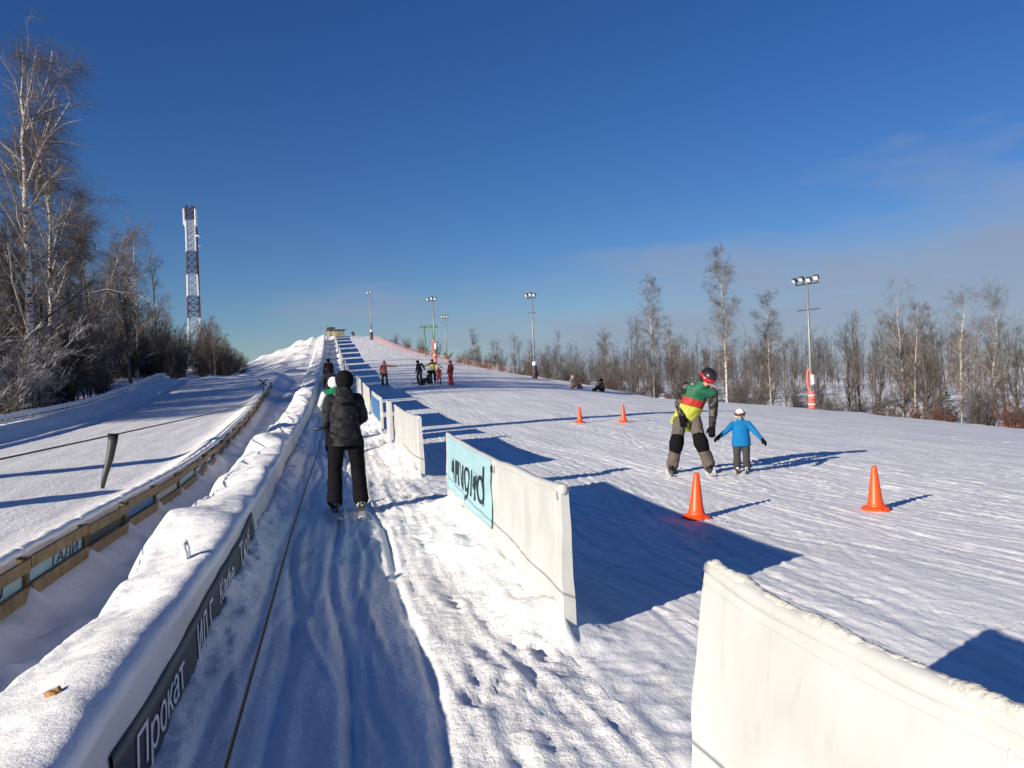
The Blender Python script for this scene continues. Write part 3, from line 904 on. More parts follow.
lc = empty('tow_cable', (-3, 12, ground(-3, 12)), label='black tow cable over the tubing run with a hanging strap', cat='cable')
o = V3(*lc.location)
B().tube(sag(V3(-3.75, 2.0, 1.02), V3(-1.80, 34, 1.56), 24, .03) - o, .011, 6).build('cable', ROPE, lc, smooth=True)
p0 = V3(-3.45 + (12.3 - 9) * .13, 12.3, .0)
tt = (12.8 - 2) / 32
p0 = V3(-3.75 + 1.95 * tt, 12.8, 1.02 + .54 * tt - .03)
st_ = B()
pts = [p0 + V3(-.01, 0, .02), p0 + V3(-.02, -.02, -.12), p0 + V3(-.06, -.05, -.34), p0 + V3(-.12, -.08, -.56), p0 + V3(-.155, -.10, -.74)]
st_.tube(np.array(pts) - o, [.075, .062, .052, .040, .026], 10, flat=.45).build('strap', BLACK, lc, smooth=True)


def post_thing(name, loc, lean=0., rz=0., **kw):
    e = empty(name, loc, rz, **kw)
    e.rotation_euler = (0, lean, rz)
    return e


def floodlight_pole(x, y, h, face, label, nlamps=4, w=1.6, bar2=.78, pad='red', group='floodlight poles along the slope', r=.07):
    e = post_thing('floodlight_pole', (x, y, ground(x, y) - .05), 0, 0, label=label, cat='floodlight pole', group=group)
    B().tube([(0, 0, -.4), (0, 0, h * .5), (0, 0, h)], [r * 1.25, r, r * .75], 10).build('pole', STEEL, e, smooth=True)
    fx, fyy = math.cos(face), math.sin(face)
    sx, sy = -fyy, fx
    B().box((0, 0, h - .15), (.07, w, .07), rz=face).build('crossbar', DARK, e)
    if bar2:
        B().box((0, 0, h * bar2), (.05, w * .95, .05), rz=face).build('crossbar', DARK, e)
    for k in range(nlamps):
        q = (k - (nlamps - 1) / 2) / max(nlamps - 1, 1) * w * .92
        c = (sx * q + fx * .16, sy * q + fyy * .16, h + .12 + .05 * math.sin(k * 2.2))
        yaw = face + (k - (nlamps - 1) / 2) * .22
        l = B().box(c, (.18, .32, .28), rz=yaw, ry=.55, bev=.3).build('floodlight', DARK, e)
        d = Matrix.Rotation(yaw, 3, 'Z') @ Matrix.Rotation(.55, 3, 'Y') @ Vector((.094, 0, 0))
        B().box((c[0] + d[0], c[1] + d[1], c[2] + d[2]), (.012, .26, .22), rz=yaw, ry=.55).build('lens', GLASSY, l)
        B().box((sx * q + fx * .04, sy * q + fyy * .04, h - .02), (.06, .05, .25), rz=yaw).build('bracket', DARK, e)
    if pad == 'red':
        for k in range(6):
            z = .08 + k * .17
            B().lathe([(.15, z), (.205, z + .02), (.22, z + .08), (.205, z + .14), (.15, z + .16)], (.01 * (k % 2), 0, 0), 16).build('padding', RED_PAD if k % 3 != 1 else M('faded_pink_padding', (.70, .42, .38), .6), e, smooth=True)
        a = np.linspace(-.5, 5.2, 22)
        L = [(-.15 * math.sin(t) * sx * 1 - .10 * sx, -.15 * math.sin(t) * sy - .10 * sy, 1.75 + .62 * -math.cos(t)) for t in a]
        B().tube(L, .07, 10).build('foam_roll', RED_PAD, e, smooth=True)
        B().box((sx * .2 + fx * .1, sy * .2 + fyy * .1, 1.75), (.14, .16, .55), rz=face).build('fuse_box', WHITE, e)
    elif pad == 'dark':
        B().lathe([(.22, -.1), (.24, .1), (.24, 1.1), (.16, 1.16)], n=16).build('padding', M('dark_padding', (.055, .035, .035), .6), e, smooth=True)
        B().lathe([(.16, 1.16), (.17, 1.2), (.17, 1.45), (.10, 1.5)], n=16).build('padding', WHITE, e, smooth=True)
        B().box((0, .12, 1.9), (.25, .2, .35)).build('fuse_box', DARK, e)
    return e


floodlight_pole(26.79, 43.38, 7.4, R(200), 'floodlight pole with red foam padding at the right edge of the slope')
floodlight_pole(16.91, 70.0, 7.15, R(215), 'floodlight pole with dark padded foot standing where the wood begins', nlamps=3, w=.9, bar2=.80, pad='dark')
floodlight_pole(10.11, 84.75, 6.5, R(225), 'floodlight pole beside the green lift support', nlamps=3, w=1.0, bar2=.74, pad='red')
floodlight_pole(14.62, 109.4, 6.0, R(230), 'shortest looking floodlight pole, rising from behind the ridge', nlamps=3, w=.8, bar2=.82, pad=None)
floodlight_pole(5.6, 124.5, 6.9, R(235), 'slim floodlight pole standing on the hill crest', nlamps=2, w=.5, bar2=.85, pad='dark')
floodlight_pole(-10.6, 16.4, 9.6, R(-60), 'unseen thick column added left of the tubing run to cast a long shadow', r=.42)  # out of view, added and thickened for the long shadow over the slope
e = empty('shadow_post', (-9.0, 11.4, ground(-9, 11.4)), label='unseen thick post added to cast a shadow on the tubing run', cat='post')  # out-of-view stand-in, added only to throw the broad shadow on the run
B().lathe([(.42, -.3), (.42, 1.8), (.34, 1.98)], n=16).build('padding', RED_PAD, e, smooth=True)
B().tube([(0, 0, 1.9), (0, 0, 2.1)], .08, 10).build('pole', STEEL, e, smooth=True)

# green support of the old drag lift
e = empty('lift_support', (10.7, 94.9, ground(10.7, 94.9) - .2), R(-10), label='green steel lift support with two leaning legs', cat='lift support')
e.scale = (.52, .52, .56)
B().tube([(-.75, 0, 0), (-.95, 0, 6.4)], [.17, .14], 10).build('leg', GREEN, e, smooth=True)
B().tube([(.55, 0, 0), (1.05, 0, 6.4)], [.17, .14], 10).build('leg', GREEN, e, smooth=True)
B().box((.1, 0, 6.5), (3.7, .28, .26)).build('crossbeam', GREEN, e)
for q in (-1.7, -.5, .7, 1.8):
    B().lathe([(.05, -.06), (.30, -.05), (.26, 0), (.30, .05), (.05, .06)], (q, 0, 6.25), 18).build('sheave', DARK, e, smooth=True)

# lattice mast
tx, ty = -21.0, 137.5
tz = ground(tx, ty) - .3
e = empty('lattice_mast', (tx, ty, tz), R(14), label='red and white lattice telecom mast above the left wood', cat='mast')
HT = 25.6
wd = lambda z: 1.0 - .36 * min(z / (HT * .75), 1)
zs_ = np.array([0, 4.6, 8.2, 11.6, 15.0, 18.6, 21.4, 23.4, 25.6])
for k in range(8):
    z0, z1 = zs_[k], zs_[k + 1]
    b = B()
    red = k in (0, 2, 4, 6, 7) and not (k == 6)
    red = k in (2, 4, 7)
    n = 3
    for i in range(4):
        a0, a1 = i * math.pi / 2 + math.pi / 4, (i + 1) * math.pi / 2 + math.pi / 4
        c = lambda a, z: V3(math.cos(a) * wd(z) * 1.414, math.sin(a) * wd(z) * 1.414, z)
        b.tube([c(a0, z0), c(a0, z1)], .085, 6)
        for j in range(n):
            u0, u1 = z0 + (z1 - z0) * j / n, z0 + (z1 - z0) * (j + 1) / n
            b.tube([c(a0, u0), c(a1, u1)], .05, 4); b.tube([c(a1, u0), c(a0, u1)], .05, 4)
            b.tube([c(a0, u1), c(a1, u1)], .05, 4)
    b.build('section', TOWER_RED if red else (STEEL if k < 1 else TOWER_WHITE), e)
for q, (ax, ay) in enumerate(((-.95, -.5), (.75, -.8), (1.0, .4), (-.65, .9))):
    B().box((ax, ay, 23.9), (.20, .16, 2.5), rz=.4 * q).build('antenna_panel', WHITE, e)
for q in (0, 1):
    B().lathe([(.03, -.12), (.45, -.1), (.45, .08), (.03, .14)], (1.0, -.4 + q * .5, 21.0 - q * 1.4), 16).build('dish', WHITE, e, smooth=True)
B().box((.92, -.2, 11.5), (.16, .5, 22)).build('cable_ladder', DARK, e)
B().tube([(0, 0, 25.4), (0, 0, 26.3)], .035, 6).build('lightning_rod', STEEL, e)

# hut, signpost, markers on the crest
gx, gy = .55, 141.5
e = empty('lift_hut', (gx, gy, ground(gx, gy) - .1), R(8), label='small pale lift hut with yellow window on the hilltop', cat='hut')
e.scale = (.75, .75, .72)
B().box((0, 0, .8), (3.4, 2.2, 1.6)).build('wall', M('hut_wall', (.22, .20, .16), .8), e)
B().box((0, 0, 1.72), (4.2, 2.8, .22)).build('roof', M('hut_roof', (.10, .09, .08), .8), e)
w = B().box((-.5, -1.12, .95), (1.7, .08, .7)).build('window', YELLOW, e)
e = empty('signpost', (-1.15, 127.6, ground(-1.15, 127.6) - .2), R(5), label='thin signpost with crossbars at the top of the track', cat='signpost')
B().tube([(0, 0, 0), (0, 0, 2.7)], .06, 8).build('post', STEEL, e)
B().box((0, 0, 1.9), (1.3, .07, .07)).build('crossbar', STEEL, e)
B().box((.95, 0, 1.85), (1.2, .06, .32)).build('board', DARK, e)
e = empty('loudspeaker', (3.15, 132.2, ground(3.15, 132.2)), R(0), label='small dark loudspeaker box tilted on the hill crest', cat='loudspeaker')
B().box((0, 0, .55), (.42, .4, .62), ry=-.5).build('cabinet', DARK, e)
B().tube([(0, 0, -.1), (0, 0, .5)], .05, 8).build('stand', DARK, e)
gx, gy = -3.75, 46.9
e = empty('crossed_marker', (gx, gy, ground(gx, gy)), R(0), label='black crossed sticks marking the shaded snow behind the bank', cat='marker')
for sgn in (-1, 1):
    B().box((0, .02 * sgn, .62), (.62, .03, .06), ry=sgn * .75).build('stick', BLACK, e)
B().tube([(0, 0, -.1), (0, 0, .6)], .02, 6).build('post', BLACK, e)
gx, gy = 32.5, 44.2
e = empty('snow_capped_post', (gx, gy, ground(gx, gy) - .1), label='small wooden post with a cap of snow before the right wood', cat='post')
ph = max(.8, -.62 - ground(gx, gy))
B().tube([(0, 0, 0), (0, 0, ph)], .08, 8).build('post', WOOD_DARK, e)
B().lathe([(.05, ph - .02), (.25, ph), (.28, ph + .08), (.17, ph + .2), (.03, ph + .25)], n=14).build('snow_cap', SNOW_CAP, e, smooth=True)


def lumpy(name, loc, size, m, label, cat, seed, parent=None):
    a = np.linspace(0, 2 * math.pi, 33)[:-1]; t = np.linspace(0.02, math.pi - .02, 16)
    A, T = np.meshgrid(a, t)
    X = np.cos(A) * np.sin(T); Y = np.sin(A) * np.sin(T); Z = np.cos(T)
    rr = 1 + .35 * noise(X * 1.7 + seed, Y * 1.7 + Z * 1.3, seed) + .15 * noise(X * 5, Z * 5 + Y * 3, seed + 1)
    G = np.stack([X * rr * size[0], Y * rr * size[1], Z * rr * size[2]], -1)
    o = B().grid(G, closed=True).build(name, m, parent, smooth=True)
    o.location = loc
    if label:
        tag(o, label, cat)
    return o


e = empty('brush_pile', (33.4, 35.6, ground(33.4, 35.6)), label='brown brush heap topped with snow at the right picture edge', cat='brush pile')
lumpy('branches', (0, 0, .3), (1.2, 1.0, .5), M('brown_brush', (.22, .14, .09), .9, var=.4, vscale=4), None, None, 3, e)
lumpy('snow_cap', (.2, -.1, .62), (.7, .6, .2), SNOW_CAP, None, None, 5, e)

# ------------------------------------------------------------------ traffic cones
cones = []


def make_cone():
    e = empty('traffic_cone')
    B().lathe([(.120, .032), (.096, .06), (.080, .12), (.032, .50), (.024, .515), (.018, .50)], n=28).build('cone_body', ORANGE, e, smooth=True)
    b = B()
    a = np.arange(8) / 8 * 2 * math.pi + math.pi / 8
    ring = lambda r, z: [(r * math.cos(t), r * math.sin(t), z) for t in a]
    G = [ring(.02, .0), ring(.168, .0), ring(.172, .012), ring(.155, .028), ring(.12, .042), ring(.10, .05)]
    b.grid(G, closed=True).build('base', ORANGE, e)
    return e


for k, (x, y, rz, sc, tl, lab) in enumerate(((3.96, 8.86, .3, 1.0, 0, 'orange cone just below the instructor, at the tip of a barrier shadow'),
                                             (6.10, 8.64, .9, .98, 0, 'orange cone standing alone on open snow to the right of the child'),
                                             (7.72, 26.0, .2, 1.0, 0, 'small orange cone higher on the slope, left one of the far two'),
                                             (9.10, 25.7, .5, 1.12, 0, 'small orange cone higher on the slope, nearer to the instructor'))):
    if k == 0:
        c = make_cone(); kids = list(c.children)
    else:
        c0 = cones[0]; c = c0.copy(); COL.objects.link(c)
        for q in kids:
            d = q.copy(); COL.objects.link(d); d.parent = c
    c.location = (x, y, ground(x, y) + float(detail(np.array(x), np.array(y))) + .004); c.rotation_euler = (.035 * math.sin(k * 2 + 1), .03 * math.cos(k * 3), rz); c.scale = (sc,) * 3
    tag(c, lab, 'traffic cone', 'orange slalom cones')
    cones.append(c)

# ------------------------------------------------------------------ lettering
_font_gap = 0


def text_mesh(s, height, width, origin, ex, ey, depth=.004, shear=0.):
    """letters as a thin solid: lower left at origin, running along ex, up along ey"""
    cu = bpy.data.curves.new('t', 'FONT'); cu.body = s; cu.size = 1; cu.extrude = .5; cu.resolution_u = 3; cu.shear = shear
    o = bpy.data.objects.new('t', cu); COL.objects.link(o)
    me = bpy.data.meshes.new_from_object(o.evaluated_get(bpy.context.evaluated_depsgraph_get()))
    bpy.data.objects.remove(o); bpy.data.curves.remove(cu)
    n = len(me.vertices); co = np.empty(n * 3, np.float32); me.vertices.foreach_get('co', co); co = co.reshape(-1, 3)
    lo, hi = co.min(0), co.max(0)
    uv = (co[:, :2] - lo[:2]) / (hi[:2] - lo[:2])
    ex, ey = V3(*ex), V3(*ey); ez = np.cross(ex, ey)
    P = V3(*origin) + np.outer(uv[:, 0] * width, ex) + np.outer(uv[:, 1] * height, ey) + np.outer(co[:, 2] * depth, ez)
    me.vertices.foreach_set('co', P.astype(np.float32).ravel())
    me.materials.clear(); me.update()
    return me


# ------------------------------------------------------------------ white barriers right of the track
def wrf(yv, vv, k):
    am = np.sin(np.clip(vv, 0, 1) * math.pi) ** .6
    return am * (.034 * noise(yv * .9 + k, vv * .8, 20 + k) + .016 * noise(yv * 2.6 + vv * 2.2, vv * 1.6 + k, 31) + .008 * noise(yv * 7 + vv * 5, vv * 1.4, 35)
                 + .014 * noise(yv * 4.2 - vv * 1.5, vv * .5 + k, 36) * np.clip(noise(yv * .7, k * 1.3, 37) + .4, 0, 1))


def barrier(k, y0, y1, bx, h, label, panel=None, group='white fabric barriers along the lift track'):
    L = y1 - y0
    ya = (y0 + y1) / 2
    z0 = ground(bx, ya)
    e = empty('barrier', (bx, ya, z0), label=label, cat='barrier', group=group)
    n = int(np.clip(L / (.05 if k < 4 else .3), 16, 120)); m = 22 if k < 4 else 8
    u = np.linspace(0, 1, n); v = np.linspace(0, 1, m)
    U, Vv = np.meshgrid(u, v, indexing='ij')
    yy = y0 + U * L
    gz = H(np.full_like(yy, bx), yy) - z0
    sagt = -.035 * np.sin(U * math.pi) * (1 if k < 4 else .3) + .012 * noise(yy * 1.3, k * 3.1, 7)
    top = h + sagt
    zz = gz - .12 + Vv * (top + .12)
    amp = np.sin(np.clip(Vv, 0, 1) * math.pi) ** .6
    wr = wrf(yy, Vv, k)
    thick = .026 + .022 * (1 - Vv)
    ln = -.13 * (1 - Vv) if k == 1 else 0 * Vv
    F = np.stack([-thick + wr + ln, yy - ya, zz], -1)
    Bk = np.stack([thick + wr * .6 + ln, yy - ya, zz], -1)
    ring = np.concatenate([F, Bk[:, ::-1]], 1)          # closed section, along the barrier
    b = B().grid(ring, closed=True)
    for i in (0, -1):                                    # end flaps
        b.grid(np.stack([F[i], Bk[i]], 0) if i == 0 else np.stack([Bk[i], F[i]], 0))
    b.build('fabric', FABRIC, e, smooth=True)
    # padded top rail with rime on it
    tp = np.stack([0 * u, y0 + u * L - ya, gz[:, -1] + top[:, -1] + .004], -1)
    B().tube(tp, .034 + .005 * noise(u * L * 3, k * 1.7, 3), 10).build('top_rail', FABRIC, e, smooth=True)
    if k < 2:
        nn = n * 3
        uu = np.linspace(.02, .98, nn)
        q = np.stack([.006 * noise(uu * L * 7, 2.2, 8), y0 + uu * L - ya, np.interp(uu, u, tp[:, 2]) + .020 + .005 * noise(uu * L * 9, k, 9)], -1)
        B().tube(q,   .021 + .007 * noise(uu * L * 6, k * 2.3, 11) + .006 * noise(uu * L * 22, k * 2.3, 12), 9)  .build('snow_crust', RIME, e, smooth=True)
    ends = [(y0 + .03), (y1 - .03)]
    if k == 2:
        ends.append(7.42)
    for yp in ends:
        zp = ground(bx, yp) - z0
        hp = h + float(np.interp((yp - y0) / L, u, sagt[:, -1]))
        B().tube([(.0, yp - ya, zp - .25), (.0, yp - ya, zp + hp + .035)], .026, 10).build('post', FABRIC, e, smooth=True)
        if yp in ends[:2] and k < 4 and not (k == 1 and yp < 2):
            B().tube([(-.035, yp - ya + .02, zp + hp - .06), (-.03, yp - ya + .05, zp + hp - .02), (.02, yp - ya + .04, zp + hp + .0)], .003, 6).build('tie', BLACK, e, smooth=True)
    if k < 4:
        fr = lambda yv, vv: -(.026 + .022 * (1 - vv)) + wrf(yv, vv, k) + (-.13 * (1 - vv) if k == 1 else 0)
        zv = lambda yv, vv: H(np.full_like(yv, bx), yv) - z0 - .12 + vv * (h + np.interp((yv - y0) / L, u, sagt[:, -1]) + .12)
        # welded hem below the rail and vertical seams
        yv = np.linspace(y0 + .02, y1 - .02, 60)
        vv = np.full(60, .952) + .004 * noise(yv * 3, 1.1, 14)
        B().tube(np.stack([fr(yv, vv) - .001, yv - ya, zv(yv, vv)], -1),  .0008, 5).build('hem', FABRIC, e, smooth=True)
        for ysm in ([y0 + .09] if k != 2 else [y0 + .16, y0 + 1.15]):
            vv = np.linspace(.12, .96, 20); yv = np.full(20, ysm) + .012 * np.sin(vv * 5)
            B().tube(np.stack([fr(yv, vv) - .001, yv - ya, zv(yv, vv)], -1), .004, 5).build('seam', FABRIC, e, smooth=True)
    if k == 2:
        B().box((-.055, 7.36 - ya, h - .09), (.02, .025, .06)).build('clip', BLACK, e)
    if panel:
        ay, by, za, zb, m_, txt = panel
        iy = np.linspace(ay, by, 40); iv = np.linspace(za, zb, 14)
        Y2, Z2 = np.meshgrid(iy, iv, indexing='ij')
        Un = (Y2 - y0) / L; Vn = Z2 / h
        am = np.sin(np.clip(Vn, 0, 1) * math.pi) ** .6
        w2 = wrf(Y2, Vn, k)
        tk = .026 + .022 * (1 - Vn)
        zz2 = H(np.full_like(Y2, bx), Y2) - z0 + Z2 - .035 * np.sin(Un * math.pi) * Vn
        P1 = np.stack([-tk + w2 - .012, Y2 - ya, zz2], -1); P2 = P1 + V3(.008, 0, 0)
        po = B().grid(np.concatenate([P1, P2[:, ::-1]], 1), closed=True).build('print_panel', m_, e, smooth=True)
        if txt:
            s_, ty0, ty1, tz0, tz1 = txt
            g = ground(bx, (ty0 + ty1) / 2) - z0
            me = text_mesh(s_, tz1 - tz0, ty1 - ty0, (0, ty0 - ya, g + tz1), (0, 1, 0), (0, 0, -1), .003)
            nv = len(me.vertices); co = np.empty(nv * 3, np.float32); me.vertices.foreach_get('co', co); co = co.reshape(-1, 3)
            yv = co[:, 1] + ya; vn = (co[:, 2] - g) / h
            am = np.sin(np.clip(vn, 0, 1) * math.pi) ** .6
            w3 = wrf(yv, vn, k)
            co[:, 0] += -(.026 + .022 * (1 - vn)) + w3 - .018
            co[:, 2] += -.035 * np.sin((yv - y0) / L * math.pi) * vn
            me.vertices.foreach_set('co', co.astype(np.float32).ravel()); me.update()
            link('lettering', me, INK, po)
    return e


LAB = ['white fabric barrier cut off at the bottom right picture corner',
       'large plain white barrier nearest the bottom right, snow crust along its rail',
       'white barrier with pale cyan printed panel and dark upside-down lettering',
       'plain white barrier just behind the cyan lettered one',
       'short narrow white barrier piece between the plain and the blue ones',
       'white barrier with blue printed panel beside the black skier']
for k, (y0, y1, bx, h) in enumerate(BAR):
    pn = None
    if k == 2:
        pn = (7.48, 10.5, .30, .95, CYAN, ('рыбинь', 7.78, 10.15, .36, .84))
    elif k == 5:
        pn = (y0 + .6, y1 - .4, .25, .90, BLUE, None)
    elif k in (8, 11):
        pn = (y0 + .6, y1 - .6, .25, .9, CYAN, None)
    barrier(k, y0, y1, bx, h, LAB[k] if k < 6 else
            ('white barrier with a cyan panel in the line climbing to the hilltop' if k in (8, 11) else 'small plain white barrier in the line climbing to the hilltop'), pn)

# ------------------------------------------------------------------ low wall between track and snow bank
ys = seg((1.2, 14, .12), (14, 125, .8))
wz = lambda y: H(np.full_like(np.asarray(y, float), WX), y)
wx = lambda y: WX - .10 * sst(8, 18, y) + .012 * noise(np.asarray(y) * 1.1, .5, 77)
whgt = lambda y: .475 + .05 * noise(np.asarray(y) * .4, 1.5, 78) + .25 * sst(25, 60, y)
e = empty('track_wall', (WX, 3.38, ground(WX, 3.38)), label='low grey sheeted wall with dark lettered banner left of the track', cat='wall')
o = V3(*e.location)
v = np.linspace(0, 1, 9)
Yg, Vg = np.meshgrid(ys, v, indexing='ij')
zb = wz(Yg) - .15; ztop = wz(Yg) + whgt(Yg) - .03
rip = .018 * noise(Yg * 2.1, Vg * 2, 79) * np.sin(Vg * math.pi)
F = np.stack([wx(Yg) + .02 - Vg * .05 + rip, Yg, zb + Vg * (ztop - zb)], -1) - o
Bk = F - V3(.05, 0, 0)
b = B().grid(np.concatenate([F, Bk[:, ::-1]], 1), closed=True)
b.grid(np.stack([F[0], Bk[0]], 0)); b.build('sheet', WALL_SHEET, e, smooth=True)
yb = seg((3.39, 8.95, .06))
zt = lambda y: np.interp(y, [3.3, 4.5, 6.2, 9], [.31, .29, .32, .385]) + .012 * noise(np.asarray(y) * 1.6, .2, 80)
vb = np.linspace(0, 1, 6)
Yb, Vb = np.meshgrid(yb, vb, indexing='ij')
bw = lambda y, z: wx(y) + .034 - np.clip((z + .15) / .65, 0, 1) * .05 + .006 * noise(np.asarray(y) * 2.3, z * 3, 81)
Zb = np.minimum(-.05 + .0 * Yb, 0) + Vb * (zt(Yb) + .05)
P1 = np.stack([bw(Yb, Zb), Yb, wz(Yb) + Zb], -1) - o
bn = B().grid(np.concatenate([P1, (P1 - V3(.01, 0, 0))[:, ::-1]], 1), closed=True).build('banner', NAVY, e, smooth=True)
for s_, a, c, z0_, z1_, sh in (('Прокат', 3.66, 4.80, .045, .245, .25), ('ИЛ Г', 5.2, 5.95, .08, .26, .25), ('Кафе', 6.2, 7.0, .10, .28, .25), ('Тюб', 7.45, 8.35, .15, .32, .25)):
    me = text_mesh(s_, z1_ - z0_, c - a, (0, a, z0_), (0, 1, 0), (0, 0, 1), .003, sh)
    n = len(me.vertices); co = np.empty(n * 3, np.float32); me.vertices.foreach_get('co', co); co = co.reshape(-1, 3)
    co[:, 0] += bw(co[:, 1], co[:, 2]) + .006
    co[:, 2] += wz(co[:, 1])
    me.vertices.foreach_set('co', (co - o).astype(np.float32).ravel()); me.update()
    link('lettering', me, LETTER, bn)

# the snow bank heaped behind the wall
yk = seg((.6, 14, .035), (14, 40, .10), (40, 125, .35))
nb = 48
t = np.linspace(0, 1, nb)
Yk, T = np.meshgrid(yk, t, indexing='ij')
bwid = .98 + .16 * sst(5, 9, Yk) + .14 * noise(Yk * .6, 3.3, 82) + .35 * sst(20, 60, Yk)
hh = whgt(Yk) + .05 * 0
# section: up behind the wall, over a crest near the wall, down the long sunny left slope
q = np.clip((T - .12) / .88, 0, 1)
xx = np.where(T < .12, -.075 + .075 * (T / .12) ** 4, -bwid * q)
prof = np.where(T < .12, T / .12 * .97, .97 + .065 * np.sin(np.clip(q / .09, 0, 1) * math.pi / 2) - .20 * sst(.09, .62, q) - .98 * sst(.58, 1.0, q))
lum = fbm(Yk * .9, q * 1.3, 3, 83)
lm = np.sin(np.clip(q, 0, 1) * math.pi) ** .5
xbase = wx(Yk)
Xk = xbase + xx - .05 * lum * q
Zk = wz(Yk) - .15 - .12 * sst(.5, 1, q) + prof * (hh + .15) + lm * (.036 * lum + .010 * fbm(Yk * 5, q * 4, 3, 84) + .006 * fbm(Yk * 14, q * 11, 2, 87)) * (1 + 1.1 * sst(9, 22, Yk))
Zk += lm * .24 * np.maximum(noise(Yk * .62, q * 1.0 + 9, 85) - .10, 0) * (.25 + 1.1 * sst(5, 10, Yk))
cr = np.abs(noise(Yk * 3.1, q * 3.3, 86))
Zk += lm * .016 * np.maximum(.25 - cr, 0)
b = B().grid(np.stack([Xk, Yk, Zk], -1)[:, ::-1])
c0 = np.stack([Xk[0], Yk[0], Zk[0]], -1)
base0 = c0.copy(); base0[:, 2] = wz(.6) - .2
b.grid(np.stack([c0, base0], 0))
ob = b.build('snow_bank', SNOW_SOFT, None, smooth=True)
tag(ob, 'lumpy sunlit snow bank heaped behind the low wall', 'snow bank', kind='structure')
tag(lumpy('snow_lump', (WX - .22, 6.3, wz(6.1) + .52), (.032, .05, .085), SNOW_CAP, None, None, 9), 'upright lump of snow on top of the bank', 'snow lump')
tag(lumpy('bark_piece', (WX - .25, 3.56, wz(3.6) + .495), (.034, .03, .03), M('orange_bark', (.36, .19, .07), .8, var=.4, vscale=30), None, None, 13), 'small orange brown piece of bark on the near end of the bank', 'bark')

# ------------------------------------------------------------------ wooden fence between tubing run and ditch
fys = FENCE_Y
e = empty('wooden_fence', (-2.55, 5.0, ground(-2.55, 5)), label='low pine board fence banked with snow beside the tubing run', cat='fence')
o = V3(*e.location)
gf = lambda y: float(H(fence_x(y) - 1.2, y)) - .03
for i, y in enumerate(fys):
    x = float(fence_x(y)); z = gf(y)
    B().box(V3(x, y, z + .075) - o, (.075, .085, .53)).build('post', WOOD_DARK, e)
for i in range(len(fys) - 1):
    y0, y1 = fys[i], fys[i + 1]
    a = V3(float(fence_x(y0)), y0, gf(y0)); c = V3(float(fence_x(y1)), y1, gf(y1))
    L = np.linalg.norm(c - a); rz = math.atan2(c[1] - a[1], c[0] - a[0]); m_ = (a + c) / 2; sl = math.asin((c[2] - a[2]) / L)
    for zr, hr in ((.06, .11), (.285, .10)):
        B().box(m_ + V3(.055, 0, zr + .02 * math.sin(i * 3.1 + zr * 9)) - o, (L - .03, .028, hr), rz=rz, ry=-sl + .01 * math.sin(i * 5)).build('rail', WOOD, e)
    n = max(8, int(L / .08))
    tt = np.linspace(0, 1, n)
    q = np.outer(1 - tt, a) + np.outer(tt, c)
    q[:, 2] += .385 + .012 * noise(q[:, 1] * 3, 1.1, 88)
    q[:, 0] += -.04
    B().tube(q - o, .058 + .018 * noise(q[:, 1] * 2.7, .3, 89) + .008 * noise(q[:, 1] * 11, .3, 90), 10, flat=.62).build('snow_cap', SNOW_CAP, e, smooth=True)
    if i < 7:
        mm = (NAVY, CYAN, CYAN, NAVY, BLUE, FABRIC, CYAN)[i]
        po = B().box(m_ + V3(.0, 0, .17) - o, (L * .96, .012, .15), rz=rz, ry=-sl).build('banner', mm, e)
        if i in (1, 2):
            d = (c - a) / L
            me = text_mesh(('ТАЛ', 'ТАЛИ')[i - 1], .095, L * .5, m_ + V3(.010, 0, .125) - d * L * (.1 if i == 2 else .3) - o, d, (0, 0, 1), .003, .2)
            link('lettering', me, INK, po)

# low snow-plastered slat fence on the far berm of the run
e = empty('snow_fence', (-10.9, 20, ground(-10.9, 20)), label='low slat fence plastered with snow on the far berm of the tubing run', cat='fence')
o = V3(*e.location)
yy = np.arange(19, 60, 2.0)
bxs = -10.9 + .25 * np.sin(yy * .21)
for i, y in enumerate(yy):
    B().box(V3(bxs[i], y, ground(bxs[i], y) - .05) - o, (.06, .06, .75)).build('post', WOOD_DARK, e)
    if i < len(yy) - 1:
        a = V3(bxs[i], y, ground(bxs[i], y)); c = V3(bxs[i + 1], yy[i + 1], ground(bxs[i + 1], yy[i + 1]))
        L = np.linalg.norm(c - a); m_ = (a + c) / 2; rz = math.atan2(c[1] - a[1], c[0] - a[0]); sl = math.asin((c[2] - a[2]) / L)
        for zr in (.06, .19):
            B().box(m_ + V3(.05, 0, zr) - o, (L, .03, .09), rz=rz, ry=-sl).build('slat', M('grey_slat', (.72, .73, .74), .85, var=.3, vscale=4) if i == 0 and zr == .06 else bpy.data.materials['grey_slat'], e)
        q = np.outer(1 - np.linspace(0, 1, 12), a) + np.outer(np.linspace(0, 1, 12), c); q[:, 2] += .27
        B().tube(q - o, .085 + .03 * noise(q[:, 1] * 1.7, .4, 92), 8, flat=.7).build('snow_cap', SNOW_CAP, e, smooth=True)

# orange safety net along the ridge at the right of the upper slope
e = empty('safety_net', (9, 95, ground(9, 95)), label='faded orange safety net running down the ridge on the upper right', cat='safety net')
o = V3(*e.location)
ny = np.linspace(122, 74, 25)
nx = edge_x(ny) - .8
nz = H(nx, ny)
P = np.stack([nx, ny, nz], -1)
for p in P[::2]:
    B().tube([p - o, p - o + V3(0, 0, .80)], .018, 6).build('post', PINK_NET, e)
b = B()
fine = np.stack([np.interp(np.linspace(0, 24, 260), np.arange(25), P[:, k]) for k in range(3)], -1)
for k in range(8):
    b.tube(fine[::4] - o + V3(0, 0, .05 + k * .10), .0045, 3)
for p in fine:
    b.tube([p - o + V3(0, 0, .05), p - o + V3(0, 0, .75)], .0045, 3)
b.build('netting', PINK_NET, e)

